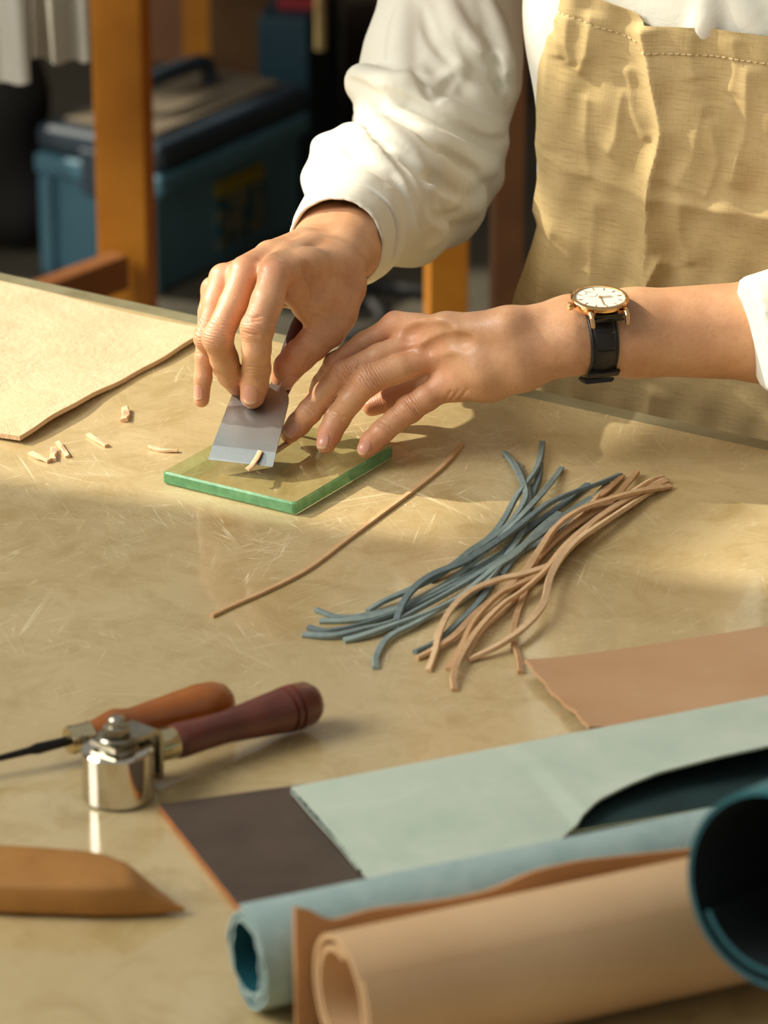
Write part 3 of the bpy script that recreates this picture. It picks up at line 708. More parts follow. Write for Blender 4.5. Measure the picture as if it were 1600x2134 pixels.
# dial centre: on the sight line of the photo's dial, at the height the wrist gives
wcen = W(1250, 619, top_h[2]+6.6)
wt_ = empty('wristwatch', wcen); tag(wt_, 'rose gold dress watch with white dial and black leather strap on the left wrist', 'watch')
cs = obj('case', lathe('case', wcen-wn*6.6, wn, [(0, 12.5), (.8, 15.2), (2.6, 16.2), (5.0, 16.2), (5.6, 16.9), (6.2, 16.9), (7.0, 16.2), (7.4, 15.2), (7.0, 14.6), (6.2, 14.6)], 72, True, False), None, GLD); autosmooth(cs, 30)
dl = obj('dial', lathe('dial', wcen-wn*1.0, wn, [(0, 14.7), (.6, 14.6), (.61, .05)], 64), None, DIAL); autosmooth(dl, 30)
zd = -.38
def dpt(r, a, h=0.): return wcen+wn*(zd+h)+r*(math.sin(a)*w3-math.cos(a)*w6)      # a from 12 o'clock (far side)
parts = [cs, dl]
for k in range(12):
    a_ = k*math.pi/6; rd = math.sin(a_)*w3-math.cos(a_)*w6; sd2 = np.cross(wn, rd)
    m_ = obj('hour_marker', box('hour_marker', dpt(11.9, a_, .15), (1.3, .17 if k % 3 else .26, .12), [rd, sd2, wn]), None, MRK); adopt(dl, m_)
rot6 = math.radians(-75)
def whand(nm, a_, L, w):
    rd = math.sin(a_)*w3-math.cos(a_)*w6; sd2 = np.cross(wn, rd)
    o = obj(nm, box(nm, dpt(L/2-1, a_, .55), (L/2, w, .08), [rd, sd2, wn]), None, MRK); adopt(dl, o)
whand('hour_hand', math.radians(95), 8, .42); whand('minute_hand', math.radians(187), 11.5, .3)
adopt(dl, obj('hand_pin', lathe('hand_pin', dpt(0, 0, 0), wn, [(0, .9), (.9, .9)], 16), None, MRK))
sbd = dpt(6.4, math.radians(-35), .1); adopt(dl, obj('sub_dial', sweep('sub_dial', [sbd+3.4*(math.cos(q)*w3+math.sin(q)*w6) for q in np.linspace(0, 2*math.pi, 40)[:-1]], [(-.12, 0), (.12, 0), (.12, .12), (-.12, .12)], [wn]*39, True, True), None, GRY))
cr_ = NT('watch_crystal'); tr = cr_.n('ShaderNodeBsdfTransparent'); gs_ = cr_.n('ShaderNodeBsdfGlossy', Roughness=.02); lwt = cr_.n('ShaderNodeLayerWeight', Blend=.5); mx = cr_.n('ShaderNodeMixShader')
cr_.l(cr_.math('MULTIPLY', cr_.math('POWER', lwt.outputs['Facing'], 6.), .5), mx.inputs[0]); cr_.l(tr.outputs[0], mx.inputs[1]); cr_.l(gs_.outputs[0], mx.inputs[2]); cr_.l(mx.outputs[0], cr_.o.inputs[0]); cr_.t.nodes.remove(cr_.b)
cy = obj('crystal', lathe('crystal', wcen, wn, [(.5, 14.9), (.75, 13.5), (.95, 9), (1.0, .05)], 48, False, True), None, cr_.m, True)
crn = obj('crown', lathe('crown', wcen-wn*3.8-w3*15.6, -w3, [(0, 1.5), (1.0, 1.5), (1.1, 2.3), (3.2, 2.5), (3.6, 2.0)], 20), None, GLD); autosmooth(crn, 30)
parts += [cy, crn]
for sg in (1, -1):
    for lx in (1, -1):
        pth = [wcen+w6*sg*r-wn*h+w3*lx*x for r, h, x in ((11.5, 2.8, 10.4), (15.2, 2.8, 10.6), (17.6, 4.4, 10.6), (19.2, 7.4, 10.5), (19.7, 9.4, 10.4))]
        pth = catmull(pth, 4); parts.append(autosmooth(obj('lug', sweep('lug', pth, [(-1.1, -1.0), (1.1, -1.0), (1.1, .7), (.7, 1.1), (-.7, 1.1), (-1.1, .7)], [wn*.5+w6*sg*(.2+.8*i/len(pth)) for i in range(len(pth))], scale=np.linspace(1.15, .95, len(pth))), None, GLD), 35))
# strap: follows the wrist round from lug to lug
cst = wcn+wax*((wcen-wcn) @ wax)*1.0; sp_ = []; sn_ = []
for q in np.linspace(math.radians(24), math.radians(360-24), 64):
    dr = sdn*math.sin(q)+np.array([0, 0, 1])*math.cos(q); h = LF.hit(cst+dr*60, -dr, 0, 62)
    sp_.append((h if h is not None else cst+dr*22)+dr*.6); sn_.append(dr)
sp_ = np.array(sp_); sn_ = np.array(sn_)
for _ in range(6): sp_[1:-1] = (sp_[:-2]+2*sp_[1:-1]+sp_[2:])/4
sp_[0] = wcen+w6*15.6-wn*5.6; sp_[-1] = wcen-w6*15.6-wn*5.6; sp_[1] = wcen+w6*18.0-wn*7.4; sp_[-2] = wcen-w6*18.0-wn*7.4; sp_[2] = (sp_[1]+sp_[3])/2+sn_[2]*.9; sp_[-3] = (sp_[-2]+sp_[-4])/2+sn_[-3]*.9
sct = [(-9, 0), (9, 0), (9.2, .8), (8.6, 1.7), (7.6, 2.1), (6.9, 1.75), (6.4, 2.3), (0, 2.75), (-6.4, 2.3), (-6.9, 1.75), (-7.6, 2.1), (-8.6, 1.7), (-9.2, .8)]
strap = obj('strap', sweep('strap', sp_, sct, sn_, scale=1-.1*np.sin(np.linspace(0, math.pi, 64))), None, STRM); autosmooth(strap, 60); parts.append(strap)
# padded scales of the strap on the near side
for k, (i0, i1) in enumerate(((2, 5), (5, 9), (9, 14), (14, 19))):
    seg = sp_[i0:i1+1]; sgn = sn_[i0:i1+1]; L = len(seg); scs = [.82]+[1]*(L-2)+[.82]
    o = obj('scale_panel', sweep('scale_panel', catmull(seg, 3)[1:-1], [(-6.1, 2.0), (6.1, 2.0), (5.9, 2.7), (4.6, 3.1), (0, 3.3), (-4.6, 3.1), (-5.9, 2.7)], catmull(sgn, 3)[1:-1]), None, STRM); autosmooth(o, 40); adopt(strap, o)
kp_ = obj('keeper_loop', sweep('keeper_loop', sp_[21:24], [(-9.6, 2.2), (9.6, 2.2), (9.9, 3.6), (9.2, 4.3), (-9.2, 4.3), (-9.9, 3.6)], sn_[21:24]), None, STRM); autosmooth(kp_, 50)
bk = sp_[27:33]; bkl = obj('buckle', sweep('buckle', bk+sn_[27:33]*2.6, [(-9.5, 0), (8, 0), (8.4, 1.2), (7, 2.6), (-8.5, 2.6), (-10, 1.2)], sn_[27:33]), None, STRM); autosmooth(bkl, 40)
parts += [kp_, bkl]
adopt(wt_, *parts)
# ------------------------------------------------------------------ glass plate, knife, lace being cut
pg = [W(337, 982, PL_T), W(615, 1049, PL_T), W(812, 926, PL_T), W(533, 853, PL_T)]
pe1 = nrm(pg[1]-pg[0]); pe2 = np.array([-pe1[1], pe1[0], 0]); pw = np.linalg.norm(pg[1]-pg[0]); ph = np.linalg.norm(pg[2]-pg[1])
gl = NT('plate_glass'); tr = gl.n('ShaderNodeBsdfTransparent'); tr.inputs[0].default_value = (.975, .99, .94, 1)
gls = gl.n('ShaderNodeBsdfGlossy', Roughness=.03); lwt = gl.n('ShaderNodeLayerWeight', Blend=.5); mx = gl.n('ShaderNodeMixShader')
gl.l(gl.math('ADD', gl.math('MULTIPLY', gl.math('POWER', lwt.outputs['Facing'], 4.5), .8), .04), mx.inputs[0]); gl.l(tr.outputs[0], mx.inputs[1]); gl.l(gls.outputs[0], mx.inputs[2]); gl.l(mx.outputs[0], gl.o.inputs[0]); gl.t.nodes.remove(gl.b)
ge = NT('plate_glass_edge'); vv = ge.coord(); nn = ge.noise(vv, 160, 4, .6)
ge.set(Base__Color=ge.mix(ge.ramp(nn, [(.3, 0.), (.7, 1.)]), srgb(104, 176, 126), srgb(72, 142, 96)), Roughness=.16, Specular__IOR__Level=.7, Transmission__Weight=.35, IOR=1.3,
       Normal=ge.bump(ge.noise(vv, 300, 3), .3, .0006), Coat__Weight=.3)
# looking out through the glass from inside, the rim is clear
bf = ge.n('ShaderNodeNewGeometry'); gt = ge.n('ShaderNodeBsdfTransparent'); gt.inputs[0].default_value = (.80, .92, .78, 1); gm = ge.n('ShaderNodeMixShader')
ge.l(bf.outputs['Backfacing'], gm.inputs[0]); ge.l(ge.b.outputs[0], gm.inputs[1]); ge.l(gt.outputs[0], gm.inputs[2]); ge.l(gm.outputs[0], ge.o.inputs[0])
def pp(a, b, z): return pg[0]+pe1*a+pe2*b+np.array([0, 0, z-PL_T])
bm = bmesh.new(); bv = 1.1; rings = []
def ring(ins, z):
    out = []; rr = 2.2
    for cx, cy, a0 in ((ins, ins, 180), (pw-ins, ins, 270), (pw-ins, ph-ins, 0), (ins, ph-ins, 90)):
        sx = 1 if cx < pw/2 else -1; sy = 1 if cy < ph/2 else -1
        for q in range(5):
            an = math.radians(a0+q*22.5); out.append(bm.verts.new(M(pp(cx+sx*rr+rr*math.cos(an), cy+sy*rr+rr*math.sin(an), z))))
    return out
rings = [ring(bv, .15), ring(0, .15+bv), ring(0, PL_T-bv), ring(bv, PL_T)]
for a, b in zip(rings[:-1], rings[1:]):
    for i in range(len(a)): f = bm.faces.new((a[i], a[(i+1) % len(a)], b[(i+1) % len(a)], b[i])); f.material_index = 1
bm.faces.new(rings[0][::-1]); bm.faces.new(rings[-1]); bmesh.ops.recalc_face_normals(bm, faces=bm.faces)
me = bpy.data.meshes.new('glass_plate'); bm.to_mesh(me); bm.free()
gp = bpy.data.objects.new('glass_plate', me); COL.objects.link(gp); me.materials.append(gl.m); me.materials.append(ge.m)
tag(gp, 'thick square glass plate with green edges under the knife and fingertips', 'glass plate')

STEEL = basic('blade_steel', srgb(196, 202, 202), srgb(176, 184, 184), 20, .33, .12, 700, .0002, 1., stretch=(1, 1, 1))
kn = empty('skiving_knife', K_MID); tag(kn, 'wide steel skiving knife pressed down on the glass by a forefinger', 'knife')
def kp(s, a, n): return K_MID+K_SIDE*s+K_AX*a+K_UP*n
hw = np.linalg.norm(KB-KA)/2
out = []
Lb = 59.; wt = hw*.9
out += [(-hw, 0), (hw, 0), (hw, 1.5), (wt, Lb-15)]
out += [(wt-11+11*math.cos(a), Lb-15+13*math.sin(a)) for a in np.linspace(.15, math.pi/2, 8)]
out += [(-wt+11+11*math.cos(a), Lb-15+13*math.sin(a)) for a in np.linspace(math.pi/2, math.pi-.15, 8)]
out += [(-wt, Lb-15), (-hw, 1.5)]
bm = bmesh.new(); n = len(out)
def thk(a): return .12 if a < 1 else (.9 if a > 8 else .12+.78*a/8)
Bv = [bm.verts.new(M(kp(s, a, .1))) for s, a in out]; Tv = [bm.verts.new(M(kp(s, a, .15 if a < 1 else (1.4 if a > 3 else .4)))) for s, a in out]
# bevel line across the blade
bl = [bm.verts.new(M(kp(-hw*.99, 9.5, 1.4))), bm.verts.new(M(kp(hw*.99, 9.5, 1.4)))]
bm.faces.new(Bv[::-1])
bm.faces.new((Tv[0], Tv[1], Tv[2], bl[1], bl[0], Tv[-1])); bm.faces.new([bl[0], bl[1]]+Tv[3:-1])
for i in range(n):
    j = (i+1) % n
    if i == 2: bm.faces.new((Bv[i], Bv[j], Tv[j], bl[1], Tv[i]))
    elif i == n-2: bm.faces.new((Bv[i], Bv[j], Tv[j], bl[0], Tv[i]))
    else: bm.faces.new((Bv[i], Bv[j], Tv[j], Tv[i]))
bmesh.ops.recalc_face_normals(bm, faces=bm.faces); me = bpy.data.meshes.new('blade'); bm.to_mesh(me); bm.free()
blade = obj('blade', me, None, STEEL)
HND = basic('dark_rosewood', srgb(74, 30, 20), srgb(50, 20, 14), 60, .55, .15, 400, .0004, stretch=(1, 1, 1))
hb0 = kp(6.5, 52, -7.0)
hnd = obj('handle', lathe('handle', hb0, K_AX*1+K_SIDE*.07, [(0, 4), (2, 5.6), (14, 6.6), (36, 8.0), (54, 8.4), (62, 7.5), (66, 5.5), (67, 2)], 28), None, HND, True)
adopt(kn, blade, hnd)

RECT = [(-1.5, 0), (1.5, 0), (1.65, .25), (1.6, 1.7), (1.4, 1.95), (-1.4, 1.95), (-1.6, 1.7), (-1.65, .25)]
def leather(name, c1, c2, rough=.75, sc=120, fuzz=.3):
    return basic(name, c1, c2, sc, rough, fuzz, 1400, .0004)
TANL = leather('veg_tan_lace', srgb(216, 178, 132), srgb(198, 158, 112))
PALEL = leather('veg_tan_cut', srgb(236, 196, 158), srgb(220, 176, 136))
BLUES = [leather('blue_suede_lace_%d' % i, srgb(*a), srgb(*b), .95, 200, .6) for i, (a, b) in enumerate([((140, 152, 148), (116, 132, 130)), ((156, 170, 164), (132, 148, 144)), ((122, 136, 136), (100, 116, 118))])]
TANS = [leather('tan_lace_%d' % i, srgb(*a), srgb(*b), .8, 200, .4) for i, (a, b) in enumerate([((220, 182, 138), (202, 162, 118)), ((230, 196, 154), (214, 176, 132)), ((204, 164, 120), (188, 146, 102))])]
def lace(name, pts, mat, w=1.0, tw=0.):
    """pts: (photo x, photo y, height of underside)"""
    P3 = catmull([W(x, y, z) for x, y, z in pts], 7); n = len(P3); ups = []
    ph = random.uniform(0, 6.28)
    for i in range(n):
        a = tw*math.sin(ph+i/n*7.); tt = nrm(P3[min(i+1, n-1)]-P3[max(i-1, 0)]); s = nrm(np.cross(tt, (0, 0, 1)))
        ups.append(np.array([0, 0, 1])*math.cos(a)+s*math.sin(a))
    me = sweep(name, P3, [(x*w, y*w) for x, y in RECT], ups)
    return autosmooth(obj(name, me, None, mat), 45)
cutl = lace('leather_lace', [(640, 893, PL_T+.2), (612, 917, PL_T+.2), (585, 936, PL_T+.2), (556, 955, PL_T+.2)], TANL, 1.)
tag(cutl, 'tan lace held on the glass plate by a fingertip, running under the knife', 'lace')
cp = [on_blade(543, 941, 1.6), on_blade(537, 953, 1.7), on_blade(530, 964, 1.9), W(524, 973, PL_T+2.4), W(515, 980, PL_T+1.6)]
P3 = catmull(cp, 6); me = sweep('lace_sliver', P3, [(x*.95, y*.55) for x, y in RECT], [K_UP]*len(P3)); sl = autosmooth(obj('lace_sliver', me, None, PALEL), 45)
tag(sl, 'thin pale sliver of lace curling up over the knife edge', 'leather sliver')
sg = lace('leather_lace', [(440, 1287, .1), (490, 1263, .1), (560, 1232, .1), (640, 1190, .1), (720, 1130, .1), (800, 1070, .1), (870, 1018, .1), (925, 972, .1), (963, 928, .1)], TANL, .95)
tag(sg, 'single tan lace lying alone across the table below the glass plate', 'lace')

# ------------------------------------------------------------------ laces (traced in the crop x = 600+.525 u, y = 900+.525 v)
BL = [
 ('with its lower end topmost at the far left tips', [(110, 712), (180, 738), (260, 742), (400, 715), (520, 670), (680, 580), (790, 520), (860, 485), (1010, 430), (1170, 320)]),
 ('with its lower end second from top among the left tips', [(125, 758), (230, 755), (340, 740), (480, 690), (640, 610), (760, 545), (850, 500), (1000, 440), (1150, 330), (1245, 235)]),
 ('with its lower end third from top among the left tips', [(80, 783), (160, 797), (300, 770), (450, 720), (600, 650), (740, 570), (830, 505), (940, 400), (1040, 330), (1190, 215)]),
 ('reaching farthest left, its upper end pointing at the tan laces', [(60, 812), (180, 815), (300, 790), (420, 760), (560, 690), (700, 610), (800, 545), (940, 455), (1080, 350), (1200, 270)]),
 ('with its lower end lowest of the left tips, short above', [(222, 835), (300, 815), (420, 775), (560, 725), (680, 665), (760, 600), (830, 540), (900, 490), (1000, 390), (1075, 330)]),
 ('that loops down steeply and crosses over the whole bunch', [(432, 792), (440, 730), (480, 650), (560, 580), (700, 520), (830, 440), (930, 370), (1030, 295), (1140, 245), (1230, 215), (1318, 178)]),
 ('ending in the tallest upright tip of the bunch', [(318, 720), (380, 680), (500, 625), (620, 560), (720, 480), (800, 425), (860, 350), (910, 260), (975, 175), (1000, 120), (1010, 48)]),
 ('with a hooked lower end bending straight down', [(345, 945), (350, 890), (400, 820), (520, 760), (640, 690), (730, 650), (800, 590), (860, 510), (920, 420), (945, 340), (950, 250), (912, 132)]),
 ('whose lower end slips under the tan laces', [(505, 882), (590, 840), (680, 765), (760, 680), (815, 590), (835, 535), (900, 440), (950, 350), (970, 260), (995, 190), (1003, 130)]),
 ('ending in the leftmost upper tip', [(560, 600), (660, 530), (760, 460), (850, 400), (920, 320), (945, 250), (905, 150), (858, 88)]),
 ('ending in the rightmost of the upright tips', [(640, 600), (740, 520), (830, 440), (900, 370), (970, 290), (1030, 220), (1085, 150)]),
 ('mostly hidden under the others at the crossing', [(845, 575), (900, 510), (950, 470), (1010, 440)])]
TL = [
 ('with its lower end leftmost of the tan tips', [(512, 907), (580, 870), (660, 815), (740, 730), (850, 640), (960, 540), (1060, 440), (1190, 310), (1270, 210)]),
 ('bowing widest to the left of the tan bunch', [(560, 955), (585, 880), (600, 810), (640, 720), (720, 640), (840, 590), (930, 570), (1050, 530), (1100, 480), (1200, 380), (1320, 280), (1430, 205), (1487, 186)]),
 ('with its lower end just left of the lowest tip', [(638, 950), (690, 860), (740, 760), (830, 660), (900, 620), (1000, 570), (1050, 535), (1110, 465), (1230, 345), (1330, 250)]),
 ('with the lowest tip, bent straight down', [(658, 1032), (655, 970), (690, 885), (760, 785), (850, 695), (930, 640), (1020, 560), (1090, 470), (1170, 395), (1300, 300), (1410, 240), (1500, 200)]),
 ('swinging out to the right in a long arc', [(718, 915), (840, 855), (940, 780), (1010, 690), (1035, 590), (1075, 515), (1140, 445), (1220, 390), (1350, 305), (1430, 250)]),
 ('whose lower tip touches the tan leather corner', [(922, 962), (912, 895), (890, 835), (905, 740), (940, 650), (970, 570), (1000, 490), (1080, 380), (1170, 300), (1250, 250), (1325, 178)]),
 ('lying topmost and reaching farthest right', [(890, 615), (950, 545), (1000, 470), (1060, 390), (1150, 325), (1250, 285), (1380, 245), (1515, 222)]),
 ('lying between two others in the lower fan', [(700, 905), (760, 800), (850, 720), (930, 640), (990, 580), (1080, 490), (1180, 395), (1260, 335)]),
 ('ending in the thin pale upright upper tip', [(960, 545), (1020, 455), (1090, 360), (1190, 300), (1290, 265), (1340, 215), (1385, 168)]),
 ('tucked lowest at the waist of the bunch', [(990, 505), (1110, 400), (1230, 320), (1350, 250), (1490, 196)])]
for k, (d, pts) in enumerate(BL):
    lay = [0, .3, 0.2, 2.2, 2.4, 6.4, 4.2, 2.0, .2, 4.4, 6.2, .1][k]; n = len(pts); q = []
    for i, (u, vv_) in enumerate(pts):
        s = i/(n-1); hump = math.sin(math.pi*min(1, max(0, s)))**.6
        q.append((600+.525*u, 900+.525*vv_, .1+lay*hump+(1.2 if s > .8 else 0)*random.random()))
    o = lace('suede_lace', q, BLUES[k % 3], random.uniform(.98, 1.16), .35)
    tag(o, 'grey blue suede lace '+d, 'lace', 'grey blue suede laces in a loose bunch')
for k, (d, pts) in enumerate(TL):
    lay = [2.2, 4.4, 2.4, 4.6, 6.2, .2, 8.2, .3, 6.4, 2.0][k]; n = len(pts); q = []
    for i, (u, vv_) in enumerate(pts):
        s = i/(n-1); hump = math.sin(math.pi*min(1, max(0, s)))**.6
        q.append((600+.525*u, 900+.525*vv_, .1+lay*hump+(1.2 if s > .8 else 0)*random.random()))
    o = lace('leather_lace', q, TANS[k % 3], random.uniform(1., 1.2), .35)
    tag(o, 'tan leather lace '+d, 'lace', 'tan leather laces in a loose bunch')

# ------------------------------------------------------------------ shavings
SH = [('leftmost, ridged shaving in the cluster of three by the leather hide', [(64, 948, .1), (84, 957, .4), (103, 964, .1)], 1.25),
      ('upright middle shaving of the cluster of three by the hide', [(112, 938, .1), (111, 950, .3), (111, 962, .1)], 1.25),
      ('rightmost curled shaving in the cluster of three by the hide', [(121, 924, .6), (130, 938, .3), (142, 954, .1)], .95),
      ('long shaving lying just under the edge of the hide', [(184, 908, .3), (203, 921, .1), (223, 932, .1)], 1.05),
      ('slim curved shaving beside the left corner of the glass plate', [(310, 932, 1.0), (335, 941, .1), (370, 942, .4)], .95),
      ('short bright block shaving standing alone in the sunlight', [(262, 855, .1), (261, 867, .1), (260, 880, .1)], 1.5)]
for d, pts, w in SH:
    o = lace('leather_shaving', pts, PALEL, w*.9, .3); tag(o, 'pale tan leather '+d if not d.startswith('short') else d.replace('short bright', 'short bright tan leather'), 'shaving', 'leather shavings')


# ------------------------------------------------------------------ hide at upper left
HIDE = NT('rough_hide'); v = HIDE.coord(); n1 = HIDE.noise(v, 22, 6, .65, .8); n2 = HIDE.noise(v, 260, 5, .65, .5)
HIDE.set(Base__Color=HIDE.mix(HIDE.ramp(n1, [(.3, 0.), (.7, 1.)]), srgb(228, 198, 162), srgb(212, 180, 142)), Roughness=.95, Specular__IOR__Level=.2,
         Normal=HIDE.bump(n2, .7, .0012, HIDE.bump(n1, .6, .004)))
EDGEL = leather('hide_edge', srgb(206, 152, 110), srgb(182, 128, 90))
far0, cr, fr0 = W(-260, 505, 2), W(428, 705, 2), W(40, 922, 2)
g = np.zeros((60, 50, 3))
pA, pB, pC, pD = W(-300, 520, 0), W(432, 702, 0), W(40, 926, 0), W(-620, 800, 0)
for i in range(60):
    for j in range(50):
        s, r = i/59, j/49
        p = (pA*(1-s)+pB*s)*(1-r)+(pD*(1-s)+pC*s)*r
        edge = s; z = 3.6+1.6*math.sin(p[0]*.03+1)*math.sin(p[1]*.021)+2.4*max(0, s-.8)/.2*(.5+.5*math.sin(r*9+.6))*(.4+.6*r)
        p = p+E1*(1.0*math.sin(r*9)+.5*math.sin(r*27+1))*(s > .9)*((s-.9)/.1)
        g[i, j] = (p[0], p[1], max(3.1, z))
hd = sheet('leather_hide', g[:, ::-1], 3.0, HIDE.m); tag(hd, 'large rough natural leather hide, flesh side up, at the far left of table', 'leather hide')
hd.data.materials.append(EDGEL)

# ------------------------------------------------------------------ front right leathers
AX = nrm(W(1430, 1775, 60)-W(690, 1930, 60)); AX[2] = 0; AX = nrm(AX); AN = np.array([-AX[1], AX[0], 0])
def poly_sheet(name, corners, th, mat, bend, n=40, m=30, jit=1.0):
    a, b, c, d = corners; g = np.zeros((n, m, 3))
    for i in range(n):
        for j in range(m):
            s, r = i/(n-1), j/(m-1); p = (a*(1-s)+b*s)*(1-r)+(d*(1-s)+c*s)*r
            e = 0
            if i == 0: e = jit*(math.sin(j*.9)+.6*math.sin(j*2.3))
            p = p+AX*e*.5; g[i, j] = p; g[i, j, 2] = th+bend(s, r)
    return sheet(name, g, th, mat)
TANP = basic('tan_leather', srgb(204, 164, 124), srgb(192, 148, 108), 14, .5, .15, 900, .0003)
o = poly_sheet('leather_piece', [W(1092, 1394, 2), W(1700, 1296, 2), W(1800, 1480, 2), W(1225, 1532, 2)], 2.0, TANP, lambda s, r: 2.2*(1-s)**6+1.0*math.sin(r*8+1)*(1-s)**8+.3)
tag(o, 'flat tan leather piece with cut corner lying behind the pale green suede', 'leather piece')
BRN = basic('dark_brown_leather', srgb(88, 72, 60), srgb(72, 58, 48), 26, .52, .2, 700, .0004)
ORE = basic('leather_cut_edge', srgb(176, 112, 58), srgb(150, 92, 46), 100, .8, .2)
a, b, c, d = W(330, 1676, 4), W(640, 1632, 4), W(790, 1822, 4), W(510, 1905, 4)
bp = obj('leather_piece', prism('leather_piece', [tz(d), tz(c), tz(b), tz(a)], .15, 4.0, .4), None, BRN)
bp.data.materials.append(ORE)
for pgn in bp.data.polygons:
    if abs(pgn.normal.z) < .4: pgn.material_index = 1
tag(bp, 'dark brown leather piece with raw orange edge sticking out from under green suede', 'leather piece')

SUE = NT('pale_green_suede'); v = SUE.coord(); n1 = SUE.noise(v, 30, 5, .6, .6)
SUE.set(Base__Color=SUE.mix(SUE.ramp(n1, [(.32, 0.), (.68, 1.)]), srgb(196, 206, 188), srgb(180, 196, 178)), Roughness=.95, Specular__IOR__Level=.2, Normal=SUE.bump(SUE.noise(v, 900, 4), .5, .0006), Sheen__Weight=.2)
# folded suede: far fold, upper layer running down to a near lip that lifts away towards the right
G0, G1, G2 = W(612, 1640, 10), W(1720, 1444, 14), W(758, 1815, 8)
gx = nrm(np.array([G1[0]-G0[0], G1[1]-G0[1], 0])); gy = np.array([gx[1], -gx[0], 0]); GL = np.linalg.norm((G1-G0)[:2]); GD = abs((G2-G0) @ gy); GS = ((G2-G0) @ gx)
n, m = 60, 56; g = np.zeros((n, m, 3))
for i in range(n):
    s = i/(n-1)
    lift = max(0., s-.42)/.58
    hgt = 9+8*s; dl = GD*(1-.0*lift)
    near = np.interp(s, [0, .3, .38, .45, .52, .58, .70, .89, 1], [GD+14, GD+14, GD*.95, GD*.77, GD*.69, GD*.645, GD*.64, GD*.68, GD*.69])
    prof = []
    # underside layer coming back under the fold, the round far fold, then the top layer
    for q in np.linspace(0, 1, 14): prof.append((GD*.92*(1-q)+0*q, 5.0))
    for q in np.linspace(.12, 1, 14): aa = -math.pi/2-q*math.pi; prof.append((math.cos(aa)*hgt*.55, 5.0+(hgt-5)*.5*(1+math.sin(aa))))
    for q in np.linspace(.05, 1, m-28): prof.append((near*q, hgt+(3*math.sin(q*2.6))*(1-q)-(2.5*q if s < .4 else -10*lift*q*q)))
    for j, (yy, zz) in enumerate(prof):
        p = G0+gx*(s*GL+GS*yy/GD*(1-.7*s)+(.35*math.sin(yy*.9)+.2*math.sin(yy*2.1))*(i == 0))+gy*yy
        g[i, j] = (p[0], p[1], zz)
gs = sheet('suede_sheet', g[:, ::-1], 1.3, SUE.m, None, basic('suede_slit_shade', srgb(22, 52, 52), srgb(16, 40, 42), 30, .9)); tag(gs, 'pale sage green suede sheet folded over, its fold on the far side', 'suede sheet')  # underside coloured dark teal to stand in for the shadow in the slit

def roll(name, c0, axis, L, prof_r, turns, th, mat, start=0., squash=1., jag=0., n=150, m=26, gap=1.2, flare=0., mat2=None):
    """spiral-rolled sheet; c0 end centre"""
    u, w, a = frame(axis); ups = np.zeros((n, m, 3))
    for i in range(n):
        q = i/(n-1)*turns*2*math.pi; r = prof_r-(th+gap)*q/(2*math.pi); an = start+q
        for j in range(m):
            s = j/(m-1); rr = r*(1+flare*math.exp(-s*14))
            jj = jag*(math.sin(i*.37)+.6*math.sin(i*1.13+2)) if j == 0 else 0
            ups[i, j] = c0+a*(s*L+jj)+rr*(math.cos(an)*u+math.sin(an)*squash*w)
    return sheet(name, ups, th, mat, None, mat2)
BLU = NT('blue_suede'); v = BLU.coord(); n1 = BLU.noise(v, 60, 5, .65, .6)
BLU.set(Base__Color=BLU.mix(BLU.ramp(n1, [(.32, 0.), (.68, 1.)]), srgb(164, 184, 180), srgb(140, 166, 164)), Roughness=.95, Specular__IOR__Level=.2, Normal=BLU.bump(BLU.noise(v, 900, 4), .5, .0006), Sheen__Weight=.2)
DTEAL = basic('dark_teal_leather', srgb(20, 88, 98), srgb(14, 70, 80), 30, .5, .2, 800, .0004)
NTAN = basic('natural_tan_leather', srgb(216, 180, 138), srgb(202, 164, 120), 12, .5, .12, 900, .0003)
FTAN = basic('flap_tan_leather', srgb(198, 152, 106), srgb(182, 134, 88), 20, .7, .2, 900, .0004)
RT_, RB_ = 32., 24.
ct = W(708, 2082, RT_+1); ca = AX
cb = ct+AN*(RT_+RB_+5); cb[2] = RB_+1; cb = cb-AX*18
tb = roll('leather_roll', ct, ca, 330, RT_, 1.9, 2.4, NTAN, start=2.4, n=120, gap=2.6); tag(tb, 'rolled natural tan leather in front, open end facing left', 'leather roll')
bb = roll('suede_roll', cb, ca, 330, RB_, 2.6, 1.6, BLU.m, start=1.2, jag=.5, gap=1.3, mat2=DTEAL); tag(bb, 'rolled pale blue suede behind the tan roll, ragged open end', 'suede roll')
# tan flap standing between the two rolls
fl = [(612, 1892), (650, 1903), (700, 1925), (780, 1900), (900, 1878), (1010, 1850), (1100, 1812), (1200, 1794), (1290, 1790), (1380, 1784), (1480, 1772)]
g = np.zeros((len(fl)*5, 12, 3)); pts = []
mid = (ct+AN*(RT_+2.0))
for i, (x, y) in enumerate(fl):
    # on the upright plane that runs between the rolls
    o_ = np.array([0, 0, CAMH]); d_ = D(x, y, 1000.)-o_; tq = ((mid-o_) @ AN)/(d_ @ AN); pts.append(o_+d_*tq)
pts = catmull(pts, 5)[:len(fl)*5]
g = np.zeros((len(pts), 12, 3))
for i, p in enumerate(pts):
    for j in range(12):
        s = j/11; z = p[2]*(1-s)+3*s; lean = AN*(3.5*math.sin(i*.17)*(1-s)+1.5*(1-s))
        g[i, j] = (p[0]+lean[0], p[1]+lean[1], z)
fp = sheet('leather_flap', g, 1.8, FTAN); tag(fp, 'thin tan leather sheet standing up between the tan and blue rolls', 'leather sheet')
